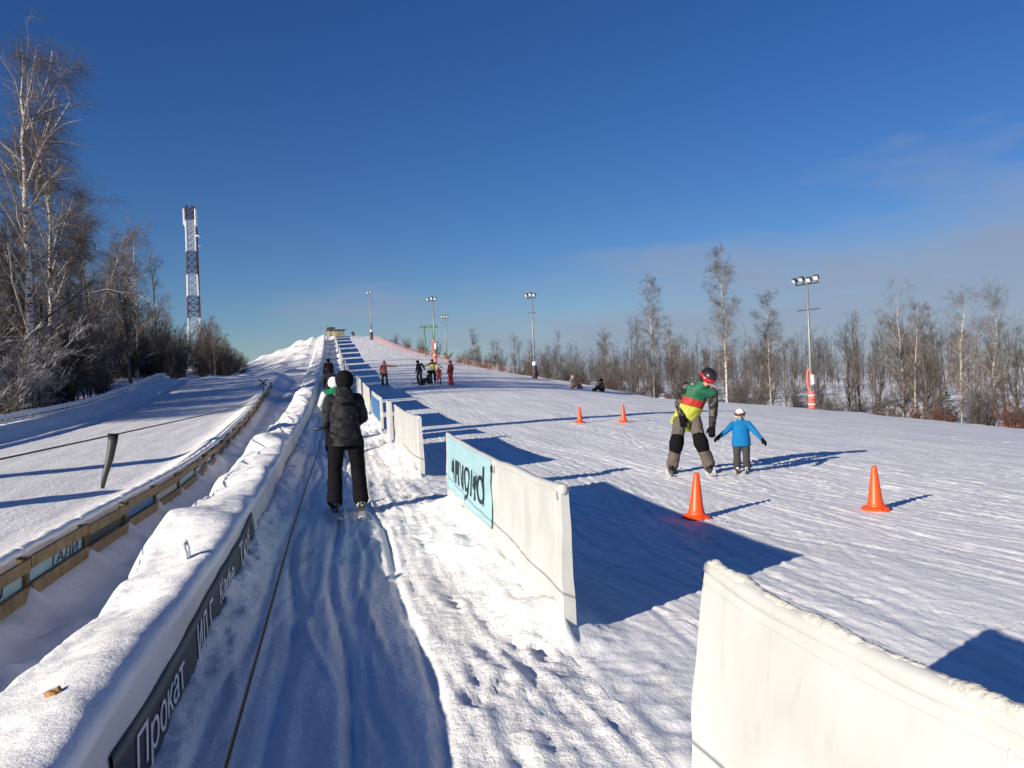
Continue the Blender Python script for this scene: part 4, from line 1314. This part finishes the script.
# ------------------------------------------------------------------ trees
BIRCH_BARK = snowy('birch_bark', (.47, .445, .41), 0, .7, .15, 3, marks=True)
BIRCH_LIMB = snowy('birch_limb', (.33, .28, .25), .12, .8, .3)
BIRCH_TWIG = snowy('birch_twig', (.100, .083, .078), 0, .8, .3)
GREY_BARK = snowy('grey_bark', (.12, .104, .092), .10, .85, .35)
GREY_TWIG = snowy('grey_brown_twig', (.105, .092, .086), 0, .85, .35, 2)
DARK_TWIG = snowy('dark_brown_twig', (.060, .051, .045), 0, .85, .35, 2)
RED_TWIG = snowy('reddish_twig', (.13, .062, .045), 0, .85, .35, 2)
SNOW_TWIG = snowy('snow_laden_twig', (.07, .055, .045), .82, .85, .3, 2)
SNOW_TWIG2 = snowy('lightly_snowed_twig', (.062, .05, .04), .52, .85, .3, 2)
NEEDLE = snowy('spruce_needles', (.020, .040, .022), .42, .8, .4, 3)


class Tubes:
    def __init__(self):
        self.g = []

    def add(self, P, Rd, s):
        self.g.append((P, Rd, s)); return self

    def mesh(self, name):
        Vs, Q, off = [], [], 0
        for P, Rd, s in self.g:
            n, k = P.shape[:2]
            T = np.gradient(P, axis=1)
            T /= np.linalg.norm(T, axis=2)[..., None] + 1e-9
            ref = np.where(np.abs(T[:, :1, 2:3]) > .85, np.array([1., 0, 0]), np.array([0, 0, 1.]))
            u = np.cross(T, np.broadcast_to(ref, T.shape)); u /= np.linalg.norm(u, axis=2)[..., None] + 1e-9
            w = np.cross(T, u)
            a = np.arange(s) / s * 2 * math.pi + .5
            V = P[:, :, None] + Rd[:, :, None, None] * (np.cos(a)[:, None] * u[:, :, None] + np.sin(a)[:, None] * w[:, :, None])
            b0 = (np.arange(n) * k * s)[:, None, None] + (np.arange(k - 1) * s)[None, :, None]
            j = np.arange(s)[None, None]; j2 = (j + 1) % s
            q = np.stack([b0 + j, b0 + j2, b0 + s + j2, b0 + s + j], -1).reshape(-1, 4) + off
            Vs.append(V.reshape(-1, 3)); Q.append(q); off += n * k * s
        return raw_mesh(name, np.vstack(Vs), [np.vstack(Q)], True)


def spawn(g, P, Rd, per, srange, ang, lenf, k, up=0., droop=0., jit=.25, rmin=.004, rf=.6, taper=.35, absl=None):
    """grow `per` side branches from every limb in P"""
    n, kk = P.shape[:2]
    N = n * per
    idx = np.repeat(np.arange(n), per)
    s = g.uniform(srange[0], srange[1], N)
    f = s * (kk - 1); i0 = np.minimum(f.astype(int), kk - 2); fr = (f - i0)[:, None]
    p = P[idx, i0] * (1 - fr) + P[idx, i0 + 1] * fr
    t = P[idx, i0 + 1] - P[idx, i0]; t /= np.linalg.norm(t, axis=1)[:, None] + 1e-9
    Lp = np.linalg.norm(P[:, -1] - P[:, 0], axis=1)[idx]
    r0 = Rd[idx, i0] * (1 - fr[:, 0]) + Rd[idx, i0 + 1] * fr[:, 0]
    rv = g.normal(size=(N, 3)); rv -= t * (rv * t).sum(1)[:, None]; rv /= np.linalg.norm(rv, axis=1)[:, None] + 1e-9
    a = np.radians(g.uniform(ang[0], ang[1], N))[:, None]
    d = np.cos(a) * t + np.sin(a) * rv
    d[:, 2] += up; d /= np.linalg.norm(d, axis=1)[:, None]
    L = (absl if absl is not None else Lp * lenf) * g.uniform(.55, 1.2, N) * (1.15 - .55 * s)
    out = np.empty((N, k, 3)); out[:, 0] = p
    st = (L / (k - 1))[:, None]
    for j in range(1, k):
        out[:, j] = out[:, j - 1] + d * st
        d = d + g.normal(size=(N, 3)) * jit / k * 1.6; d[:, 2] -= droop / k
        d /= np.linalg.norm(d, axis=1)[:, None]
    rb = np.maximum(r0 * rf, rmin)
    R2 = rb[:, None] * np.linspace(1, taper, k)[None]
    return out, np.maximum(R2, rmin * .6)


def trunk_line(g, h, r0, lean=(0, 0), wob=.12, k=14, tip=.12):
    t = np.linspace(0, 1, k)
    P = np.stack([lean[0] * h * t ** 1.3, lean[1] * h * t ** 1.3, h * t - .3 * (t == 0)], -1)
    P[:, 0] += wob * np.cumsum(g.normal(size=k)) * .35 * t; P[:, 1] += wob * np.cumsum(g.normal(size=k)) * .35 * t
    r = r0 * (1 - t) ** .8 + r0 * tip * t; r[0] *= 1.35
    return P[None], np.maximum(r, .012)[None]


def broad(seed, h, r0, kind):
    """bare winter tree: returns trunk tubes, crown limbs, twigs"""
    g = np.random.default_rng(seed)
    K = dict(birch=dict(n1=44, s1=(.26, .99), a1=(32, 58), l1=.27, up=.18, d1=.1, n2=9, n3=8, d2=.4, d3=.9, tw=.60),
             narrow=dict(n1=60, s1=(.22, .995), a1=(28, 50), l1=.205, up=.16, d1=.1, n2=9, n3=8, d2=.3, d3=.7, tw=.48),
             alder=dict(n1=40, s1=(.14, .995), a1=(28, 60), l1=.23, up=.2, d1=-.1, n2=7, n3=6, d2=-.1, d3=-.1, tw=.50),
             thin=dict(n1=24, s1=(.34, .99), a1=(32, 66), l1=.17, up=.2, d1=-.1, n2=6, n3=5, d2=.0, d3=0., tw=.42))[kind]
    P0, R0 = trunk_line(g, h, r0, (g.normal(0, .02), g.normal(0, .02)), wob=.16 if kind != 'birch' else .22)
    P1, R1 = spawn(g, P0, R0, K['n1'], K['s1'], K['a1'], K['l1'], 7, K['up'], K['d1'], .5, .008, .34, .3)
    P2, R2 = spawn(g, P1, R1, K['n2'], (.15, 1), (25, 55), .48, 5, .12, K['d2'], .5, .0046, .5, .4)
    P3, R3 = spawn(g, P2, R2, K['n3'], (.05, 1), (18, 55), .6, 4, .08, K['d3'], .5, .0032, .5, .6, absl=K['tw'] * h / 10)
    return Tubes().add(P0, R0, 8), Tubes().add(P1, R1, 5).add(P2, R2, 3), Tubes().add(P3, R3, 3)


def bushy(seed, h, stems, dense=1.0, spread=.45):
    g = np.random.default_rng(seed)
    a = g.uniform(0, 2 * math.pi, stems); rr = np.sqrt(g.uniform(0, 1, stems))
    k = 7; t = np.linspace(0, 1, k)
    L = h * g.uniform(.55, 1.05, stems)
    P = np.empty((stems, k, 3))
    sp = spread * rr
    P[:, :, 0] = (np.cos(a) * rr * .35)[:, None] + np.outer(np.cos(a) * sp * L, t ** 1.2)
    P[:, :, 1] = (np.sin(a) * rr * .35)[:, None] + np.outer(np.sin(a) * sp * L, t ** 1.2)
    P[:, :, 2] = np.outer(L * (1 - .25 * sp), t) - .1
    P[:, 1:] += g.normal(size=(stems, k - 1, 3)) * .05 * h / 4
    Rd = np.outer(g.uniform(.014, .028, stems), np.linspace(1, .3, k))
    P1, R1 = spawn(g, P, Rd, int(9 * dense), (.12, 1), (20, 60), .30, 5, .15, .05, .6, .007, .55, .45)
    P2, R2 = spawn(g, P1, R1, 11, (.05, 1), (20, 55), .6, 4, .10, .1, .5, .0038, .55, .6)
    return Tubes().add(P, Rd, 5), Tubes().add(P1, R1, 3).add(P2, R2, 3)


def spruce(seed, h):
    g = np.random.default_rng(seed)
    P0, R0 = trunk_line(g, h, .012 * h + .02, wob=.03)
    N = int(26 * h ** .6)
    z = h * (.06 + .92 * np.linspace(0, 1, N) ** .9)
    a = np.arange(N) * 2.4 + g.normal(0, .3, N)
    L = (1 - z / h) ** .8 * h * .27 * g.uniform(.75, 1.15, N) + .08
    k = 6; t = np.linspace(0, 1, k)
    P = np.empty((N, k, 3))
    P[:, :, 0] = np.outer(np.cos(a) * L, t); P[:, :, 1] = np.outer(np.sin(a) * L, t)
    P[:, :, 2] = z[:, None] + np.outer(L, .12 * t - .55 * t ** 1.6 + .18 * t ** 4)
    Rd = np.outer(.018 + 0 * L, np.linspace(1, .4, k))
    P1, R1 = spawn(g, P, Rd, 12, (.12, 1), (40, 62), .36, 4, -.05, .25, .3, .03, 1.6, .5)
    P2, R2 = spawn(g, P1, R1, 5, (.1, 1), (30, 60), .5, 3, 0, .3, .3, .022, .7, .5)
    return Tubes().add(P0, R0, 7), Tubes().add(P, Rd, 5).add(P1, R1, 4).add(P2, R2, 3)


PROTO = {}


def proto(key, parts):
    PROTO[key] = [(n, t.mesh(n), m) for n, t, m in parts]
    for n, me, m in PROTO[key]:
        me.materials.append(m)


def plant(key, name, x, y, s, rz, label, cat, group=None, lean=(0, 0), zs=1.0, dz=-.15):
    e = empty(name, (x, y, ground(x, y) + dz), rz, label=label, cat=cat, group=group)
    e.rotation_euler = (lean[0], lean[1], rz)
    e.scale = (s, s, s * zs)
    first = None
    for n, me, m in PROTO[key]:
        o = bpy.data.objects.new(n, me); COL.objects.link(o)
        if n == 'twigs':
            o.parent = first
        else:
            o.parent = e
        if n == 'crown':
            first = o
    return e


for i in range(3):
    a, b_, c = broad(100 + i, 11, .13, 'birch'); proto('birch%d' % i, [('trunk', a, BIRCH_BARK), ('crown', b_, BIRCH_LIMB), ('twigs', c, BIRCH_TWIG)])
    a, b_, c = broad(200 + i, 10, .082, 'narrow'); proto('narrow%d' % i, [('trunk', a, BIRCH_BARK), ('crown', b_, BIRCH_LIMB), ('twigs', c, BIRCH_TWIG)])
    a, b_, c = broad(300 + i, 9, .11, 'alder'); proto('alder%d' % i, [('trunk', a, GREY_BARK), ('crown', b_, GREY_BARK), ('twigs', c, GREY_TWIG)])
    proto('dark%d' % i, [('trunk', a, GREY_BARK), ('crown', b_, DARK_TWIG), ('twigs', c, DARK_TWIG)])
    a, b_, c = broad(400 + i, 9, .09, 'thin'); proto('thin%d' % i, [('trunk', a, GREY_BARK), ('crown', b_, GREY_BARK), ('twigs', c, GREY_TWIG)])
    a, b_ = bushy(500 + i, 3.8, 20, .8, .30); proto('bush%d' % i, [('stems', a, GREY_BARK), ('crown', b_, GREY_TWIG)])
    a, b_ = bushy(520 + i, 3.6, 24, 1.2); proto('dbush%d' % i, [('stems', a, DARK_TWIG), ('crown', b_, DARK_TWIG)])
    a, b_ = bushy(540 + i, 2.2, 26, 1.0, .6); proto('rbush%d' % i, [('stems', a, RED_TWIG), ('crown', b_, RED_TWIG)])
    a, b_ = bushy(560 + i, 3.8, 20, 1.1, .65); proto('sbush%d' % i, [('stems', a, SNOW_TWIG), ('crown', b_, SNOW_TWIG)])
    a, b_ = bushy(580 + i, 3.8, 24, 1.1, .55); proto('lbush%d' % i, [('stems', a, SNOW_TWIG2), ('crown', b_, SNOW_TWIG2)])
    a, b_ = spruce(600 + i, (2.6, 5, 7)[i]); proto('spruce%d' % i, [('trunk', a, GREY_BARK), ('crown', b_, NEEDLE)])


def big_birch(seed, h, r0, forks):
    """tall birch whose trunk forks into pale ascending leaders"""
    g = np.random.default_rng(seed)
    P0, R0 = trunk_line(g, h, r0, wob=.18, k=18, tip=.10)
    Pf, Rf = spawn(g, P0, R0, forks, (.30, .84), (22, 40), .40, 9, .30, -.2, .35, .03, .62, .25)
    P1, R1 = spawn(g, P0, R0, 24, (.18, .97), (35, 60), .26, 7, .2, .15, .5, .012, .4, .3)
    P1b, R1b = spawn(g, Pf, Rf, 7, (.2, 1), (25, 50), .42, 6, .1, .2, .5, .011, .5, .35)
    PA = [spawn(g, P, Rr, 9, (.10, 1), (25, 58), .50, 5, 0, .5, .6, .0055, .5, .4) for P, Rr in ((Pf, Rf), (P1, R1), (P1b, R1b))]
    tw = [spawn(g, P, Rr, 7, (.05, 1), (20, 60), .6, 4, 0, .9, .6, .0033, .5, .6, absl=1.15) for P, Rr in PA]
    T0 = Tubes().add(P0, R0, 9).add(Pf, Rf, 7)
    T1 = Tubes().add(P1, R1, 5).add(P1b, R1b, 5)
    for P, Rr in PA:
        T1.add(P, Rr, 3)
    T2 = Tubes()
    for P, Rr in tw:
        T2.add(P, Rr, 3)
    return T0, T1, T2


a, b_, c = big_birch(901, 15.6, .20, 9); proto('bigA', [('trunk', a, BIRCH_BARK), ('crown', b_, BIRCH_LIMB), ('twigs', c, BIRCH_TWIG)])
a, b_, c = big_birch(907, 12.5, .15, 7); proto('bigB', [('trunk', a, BIRCH_BARK), ('crown', b_, BIRCH_LIMB), ('twigs', c, BIRCH_TWIG)])
plant('bigA', 'birch_tree', -12.75, 39.5, 1.0, .4, 'tallest white-trunked birch at the upper left of the picture', 'birch tree')
plant('bigB', 'birch_tree', -13.25, 43.7, 1.0, 2.2, 'forked white birch standing right behind the tallest birch', 'birch tree')
plant('bigB', 'birch_tree', -15.8, 38.5, .85, 4.0, 'birch cut by the left picture edge beside the tallest birch', 'birch tree')
plant('narrow1', 'birch_tree', -14.4, 52.3, 1.03, 1.1, 'thin white birch leaning far to the right in the left wood', 'birch tree', lean=(0, R(19)))
g = np.random.default_rng(77)

# snow-laden bushes and bowed branches at the foot of the left wood
for i, (x, y, s) in enumerate(((-11.9, 33.5, .95), (-12.6, 35.5, 1.15), (-12.2, 37.5, .9), (-13.6, 34, 1.25), (-13.2, 41, .8))):
    plant('sbush%d' % (i % 3), 'snowy_bush', x, y, s, i * 1.3, 'bush bowed under snow at the foot of the tallest birch', 'bush', 'snow-laden bushes below the tall birches', dz=-.05)
# bowed sapling arching over
gb = np.random.default_rng(5)
P = np.array([[(0, 0, 0), (.3, 0, 1.8), (.9, -.1, 3.2), (1.9, -.1, 4.0), (3.0, -.2, 4.25), (4.2, -.2, 4.0), (5.2, -.3, 3.3)]], float)
P1, R1 = spawn(gb, P, np.array([[.05, .045, .04, .034, .028, .02, .012]]), 26, (.25, 1), (25, 60), .16, 5, .05, .5, .5, .008, .5, .5)
P2, R2 = spawn(gb, P1, R1, 6, (.1, 1), (20, 60), .5, 4, 0, .5, .5, .005, .5, .6)
proto('bowed', [('trunk', Tubes().add(P, np.array([[.06, .05, .045, .038, .03, .022, .012]]), 7), SNOW_TWIG), ('crown', Tubes().add(P1, R1, 4).add(P2, R2, 3), SNOW_TWIG2)])
plant('bowed', 'bowed_sapling', -13.3, 40.2, 1.15, .15, 'sapling arched over with snow along its stem beside the tallest birch', 'sapling', dz=.5)
plant('bowed', 'bowed_sapling', -14.4, 47.5, .95, .2, 'lower arched sapling between the leaning birch and the mast', 'sapling', dz=.2)

# the left wood
n = 0
pts = []
while n < 120:
    y = 33 + 82 * g.uniform() ** 1.1
    x = -12.6 - 22 * g.uniform() ** 1.25 - (0 if y < 60 else (y - 60) * .02)
    if y > 66:
        x -= 3 * g.uniform()
    if any((x - a) ** 2 + (y - c) ** 2 < 1.2 for a, c in pts):
        continue
    if abs(x + 12.9) < 1.5 and y < 46:
        continue
    if x / y > -.175:                          # keep the mast and the sky right of it clear
        continue
    pts.append((x, y))
    key = ('dark%d', 'alder%d', 'narrow%d', 'dark%d', 'thin%d', 'birch%d', 'birch%d')[n % 7] % int(g.integers(3))
    bi = key.startswith(('narrow', 'birch'))
    s = g.uniform(.72, 1.12) * np.interp(y, [33, 45, 60, 80, 110], [1.15, 1.1, 1.05, .85, .62])
    plant(key, 'birch_tree' if bi else 'bare_tree', x, y, s, g.uniform(0, 6.3),
          'pale-stemmed birch among the dark trees of the left wood' if bi else 'dark bare tree in the dense wood left of the tubing run',
          'birch tree' if bi else 'tree', 'birches scattered in the left wood' if bi else 'dark bare trees in the left wood', lean=(g.normal(0, .05), g.normal(.02, .06)), zs=g.uniform(.85, 1.15))
    n += 1
for i in range(170):
    y = 33 + 80 * g.uniform() ** 1.1
    x = -12.3 - 16 * g.uniform() ** 1.3
    if x / y > -.15:
        x = -.15 * y - 3 * g.uniform()
    if abs(x / y + .157) < .013:
        continue
    k = ('dbush%d', 'lbush%d', 'dbush%d', 'lbush%d', 'bush%d')[i % 5] % int(g.integers(3))
    if y > 62:
        k = k.replace('lbush', 'bush')
    sn = k.startswith('lbush')
    plant(k, 'snowy_bush' if sn else 'bare_bush', x, y, g.uniform(.8, 1.45), g.uniform(0, 6.3),
          'bush dusted with snow in the shade of the left wood' if sn else 'dark leafless bush filling the left wood',
          'bush', 'snow-dusted bushes in the left wood' if sn else 'leafless bushes in the left wood', dz=-.05)
plant('spruce2', 'spruce_tree', -14.6, 66, .95, 0, 'dark narrow spruce rising in the left wood beside the mast', 'spruce', zs=1.15)
# row beyond the crest, right of the mast
for i in range(46):
    y = g.uniform(84, 118); x = -y * g.uniform(.100, .150)
    k = ('alder%d', 'bush%d', 'narrow%d', 'bush%d')[i % 4] % int(g.integers(3))
    bu = k.startswith('bush')
    plant(k, 'bare_bush' if bu else 'bare_tree', x, y, (g.uniform(1.1, 1.6) if bu else g.uniform(.50, .78)) * np.interp(-x / y, [.095, .115, .135, .155], [.22, .55, .85, 1.0]), g.uniform(0, 6.3),
          'leafless brown bush in the low row right of the mast' if bu else 'low brown bare tree in the row right of the mast',
          'bush' if bu else 'tree', 'brown bushes right of the mast' if bu else 'low bare trees right of the mast')

# the right wood: single trees one can point to
plant('narrow0', 'birch_tree', 25.6, 51.6, .97, 0, 'tall white birch with pointed crown above the instructor', 'birch tree', dz=.1)
plant('narrow2', 'birch_tree', 29.8, 53.4, .84, 1, 'slim white birch between the instructor and the padded floodlight pole', 'birch tree', dz=.2)
plant('birch0', 'birch_tree', 38.5, 51.0, .84, 2, 'white birch with bare lower trunk left of the snowy pine', 'birch tree')
plant('birch1', 'birch_tree', 40.3, 47.8, .80, 3, 'leaning white birch right of the snowy pine', 'birch tree', lean=(0, R(-5)))
plant('birch2', 'birch_tree', 39.9, 44.6, .80, 4, 'tall white birch nearest the right picture edge', 'birch tree')
plant('thin0', 'bare_tree', 36.4, 53.4, .92, 0, 'dark slender tree with sparse crown right of the padded floodlight pole', 'tree')
plant('thin1', 'bare_tree', 39.4, 49.0, .92, 0, 'dark slender tree rising straight out of the snowy pine', 'tree')
plant('spruce0', 'spruce_tree', 33.05, 46.1, .92, 0, 'small snowy spruce beside the snow-capped post', 'spruce', dz=.0)
plant('spruce1', 'spruce_tree', 39.3, 47.9, .80, 1, 'bushy snow-dusted pine below the dark slender tree', 'pine', zs=.85)
plant('narrow1', 'birch_tree', 24.4, 61.5, .95, 2, 'pale birch at the left side of the dense brown clump', 'birch tree')
n = 0
pts = []
while n < 78:
    y = g.uniform(38, 100)
    x = edge_x(y) + 2.5 + 26 * g.uniform() ** 1.3
    X = .978 * x - .208 * y; D = .208 * x + .978 * y
    px = 512 + X / D * 835
    if px > 1120 or px < 470 or D > 100:
        continue
    if any((x - a) ** 2 + (y - c) ** 2 < 2.2 for a, c in pts):
        continue
    if 690 < px < 770 and D < 66:
        continue
    pts.append((x, y))
    key = ('alder%d', 'thin%d', 'alder%d', 'narrow%d', 'dark%d', 'alder%d')[n % 6] % int(g.integers(3))
    bi = key.startswith('narrow')
    top = np.interp(px, [470, 500, 540, 590, 640, 700, 760, 830, 900, 1000, 1120], [.42, .50, .55, .72, .78, .74, .62, .70, .86, .92, 1.0])
    s = top * g.choice([g.uniform(.45, .7), g.uniform(.6, .9), g.uniform(.8, 1.02)])
    plant(key, 'birch_tree' if bi else 'bare_tree', x, y, s, g.uniform(0, 6.3),
          'pale-stemmed birch among the grey trees beyond the right slope edge' if bi else 'grey brown bare tree in the wood beyond the right slope edge',
          'birch tree' if bi else 'tree', 'birches scattered in the right wood' if bi else 'bare trees in the right wood', lean=(g.normal(0, .05), g.normal(0, .05)), zs=g.uniform(.85, 1.2))
    n += 1
n = 0
while n < 150:
    y = g.uniform(30, 98)
    x = edge_x(y) + 1.8 + 16 * g.uniform() ** 1.4
    X = .978 * x - .208 * y; D = .208 * x + .978 * y
    px = 512 + X / D * 835
    if px > 1100 or px < 465 or D > 98:
        continue
    key = ('bush%d', 'rbush%d', 'bush%d', 'bush%d', 'rbush%d')[n % 5] % int(g.integers(3))
    rd = key.startswith('rbush')
    s = (g.uniform(.34, .62) if n % 3 else g.uniform(.6, 1.05)) * (.75 if rd else 1.0) * np.interp(px, [470, 560, 700], [.6, .9, 1.0])
    plant(key, 'red_bush' if rd else 'bare_bush', x, y, s, g.uniform(0, 6.3),
          'low reddish bush along the foot of the right wood' if rd else 'leafless grey brown bush in the right wood',
          'bush', 'reddish bushes along the right wood' if rd else 'leafless bushes in the right wood', dz=-.02)
    n += 1
# the wood goes on behind as one grey mass
g = np.random.default_rng(99)
m = 1100
yy = g.uniform(20, 190, m); xx = edge_x(np.minimum(yy, 100)) + 24 + 60 * g.uniform(size=m)
hh_ = g.uniform(3.6, 8.0, m) * np.interp(xx / yy, [.15, .4, .8], [.6, .9, 1.0])
k = 6; t = np.linspace(0, 1, k)
P = np.stack([xx[:, None] + .02 * g.normal(size=(m, k)).cumsum(1) * hh_[:, None], yy[:, None] + .02 * g.normal(size=(m, k)).cumsum(1) * hh_[:, None], H(xx, yy)[:, None] - .2 + np.outer(hh_, t)], -1)
Rd = np.outer(.008 * hh_, np.linspace(1, .2, k))
P1, R1 = spawn(g, P, Rd, 16, (.12, 1), (22, 50), .24, 4, .2, 0, .5, .010, .4, .4)
P2, R2 = spawn(g, P1, R1, 6, (.05, 1), (20, 55), .6, 3, .1, 0, .5, .0075, .5, .6)
fw = link('far_wood', Tubes().add(P, Rd, 4).add(P1, R1, 3).add(P2, R2, 3).mesh('far_wood'), GREY_TWIG)
tag(fw, 'grey mass of bare wood behind the trees at the right', 'wood', kind='stuff')
# scrub on the ridge by the lift support
for i in range(16):
    y = g.uniform(80, 116); x = edge_x(y) + g.uniform(.6, 3)
    plant('rbush%d' % (i % 3) if i % 2 else 'bush%d' % (i % 3), 'ridge_bush', x, y, g.uniform(.35, .62), g.uniform(0, 6), 'low brown scrub bush on the ridge by the lift support', 'bush', 'scrub bushes on the upper right ridge')

# ------------------------------------------------------------------ the snow surface
xs = seg((-600, -80, 40), (-80, -14, 1.0), (-14, -4, .14), (-4, -1.2, .045), (-1.2, 3, .026), (3, 9, .036), (9, 16, .08), (16, 34, .2), (34, 80, 1.2), (80, 700, 40))
ys = seg((-60, -4, 4), (-4, 2, .3), (2, 6, .026), (6, 11, .036), (11, 18, .055), (18, 32, .10), (32, 60, .25), (60, 150, .6), (150, 260, 3), (260, 1150, 60))
X, Y = np.meshgrid(xs, ys)
Z = H(X, Y) + detail(X, Y)
groove(Z, X, Y, 3, 760)
ny_, nx_ = Z.shape
cx = (xs[:-1] + xs[1:]) / 2; cy = (ys[:-1] + ys[1:]) / 2
CX, CY = np.meshgrid(cx, cy)
zone = np.zeros(CX.shape, int)                                   # 0 wood floor
zone[(CX > bar_x(CY) - .05) & (CX < edge_x(CY) + 1) & (CY < 150)] = 1       # slope
zone[(CX > -.95) & (CX <= bar_x(CY) - .05) & (CY < 150)] = 2                # lift track
zone[(CX > -10.9) & (CX <= fence_x(CY)) & (CY < 66)] = 3         # tubing run
i = np.arange(ny_ - 1)[:, None] * nx_ + np.arange(nx_ - 1)[None]
Q = np.stack([i, i + 1, i + 1 + nx_, i + nx_], -1)
VV = np.stack([X, Y, Z], -1).reshape(-1, 3)
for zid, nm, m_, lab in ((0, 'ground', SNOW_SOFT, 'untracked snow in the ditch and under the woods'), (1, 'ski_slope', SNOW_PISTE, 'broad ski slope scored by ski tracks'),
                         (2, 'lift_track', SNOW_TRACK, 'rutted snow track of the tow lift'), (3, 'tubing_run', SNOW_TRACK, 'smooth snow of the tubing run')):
    q = Q[zone == zid]
    u, inv = np.unique(q, return_inverse=True)
    o = link(nm, raw_mesh(nm, VV[u], [inv.reshape(-1, 4)]), m_)
    tag(o, lab, nm.replace('_', ' '), kind='structure')

# ------------------------------------------------------------------ sky, sun, camera
w = bpy.data.worlds.new('World'); S.world = w; w.use_nodes = True
nt = w.node_tree; N = nt.nodes; Lk = nt.links.new
bg = N['Background']
sky = N.new('ShaderNodeTexSky'); sky.sky_type = 'NISHITA'; sky.sun_disc = False
sky.sun_elevation = SUN_EL
sky.sun_rotation = math.atan2(SUN_DIR[0], SUN_DIR[1])
sky.altitude = 0; sky.air_density = 1.0; sky.dust_density = .1; sky.ozone_density = 5.0
# thin cloud bank low over the horizon, broken wisps above it on the right
tc = N.new('ShaderNodeTexCoord')
mp = N.new('ShaderNodeMapping'); mp.inputs['Scale'].default_value = (1.6, 1.6, 7.0)
Lk(tc.outputs['Generated'], mp.inputs['Vector'])
nz = N.new('ShaderNodeTexNoise'); nz.inputs['Scale'].default_value = 2.1; nz.inputs['Detail'].default_value = 7; nz.inputs['Roughness'].default_value = .55
Lk(mp.outputs[0], nz.inputs['Vector'])
sp = N.new('ShaderNodeSeparateXYZ'); Lk(tc.outputs['Generated'], sp.inputs[0])
# cover falls with height and is deeper towards +x
hgt = N.new('ShaderNodeMath'); hgt.operation = 'MULTIPLY_ADD'; hgt.inputs[1].default_value = -.17
Lk(sp.outputs['X'], hgt.inputs[0]); Lk(sp.outputs['Z'], hgt.inputs[2])
cov = N.new('ShaderNodeMapRange'); cov.inputs['From Min'].default_value = -.03; cov.inputs['From Max'].default_value = .19
cov.inputs['To Min'].default_value = .80; cov.inputs['To Max'].default_value = -.85
Lk(hgt.outputs[0], cov.inputs['Value'])
ct = N.new('ShaderNodeMath'); ct.operation = 'MULTIPLY_ADD'; ct.inputs[1].default_value = 2.4; ct.inputs[2].default_value = -.72; Lk(nz.outputs['Fac'], ct.inputs[0])
ad = N.new('ShaderNodeMath'); ad.operation = 'ADD'; Lk(ct.outputs[0], ad.inputs[0]); Lk(cov.outputs[0], ad.inputs[1])
cl = N.new('ShaderNodeMapRange'); cl.inputs['From Min'].default_value = .32; cl.inputs['From Max'].default_value = 1.15; cl.inputs['To Max'].default_value = .82
Lk(ad.outputs[0], cl.inputs['Value'])
mx = N.new('ShaderNodeMix'); mx.data_type = 'RGBA'
hs = N.new('ShaderNodeHueSaturation'); hs.inputs['Saturation'].default_value = 1.17; hs.inputs['Hue'].default_value = .515
Lk(sky.outputs[0], hs.inputs['Color'])
Lk(cl.outputs[0], mx.inputs['Factor']); Lk(hs.outputs[0], mx.inputs['A']); mx.inputs['B'].default_value = (3.2, 3.85, 5.2, 1)
Lk(mx.outputs['Result'], bg.inputs['Color'])
bg.inputs['Strength'].default_value = .057

sl = bpy.data.lights.new('sun', 'SUN'); sl.energy = 4.5; sl.angle = R(.53); sl.color = (1, .90, .75)
so = bpy.data.objects.new('sun', sl); COL.objects.link(so)
d = Vector((SUN_DIR[0] * math.cos(SUN_EL), SUN_DIR[1] * math.cos(SUN_EL), math.sin(SUN_EL)))
so.rotation_euler = d.to_track_quat('Z', 'Y').to_euler()

cd = bpy.data.cameras.new('camera'); cd.sensor_width = 36; cd.lens = 36 * 835 / 1024
cd.clip_start = .05; cd.clip_end = 3000
co_ = bpy.data.objects.new('camera', cd); COL.objects.link(co_)
co_.matrix_world = Matrix.Translation((0, 0, 1.67)) @ Matrix.Rotation(R(-12), 4, 'Z') @ Matrix.Rotation(R(90), 4, 'X') @ Matrix.Rotation(R(-2.3), 4, 'Z')
S.camera = co_

S.view_settings.view_transform = 'Standard'; S.view_settings.look = 'None'
S.view_settings.exposure = .66; S.view_settings.gamma = 1
S.cycles.use_denoising = True
S.cycles.max_bounces = 6
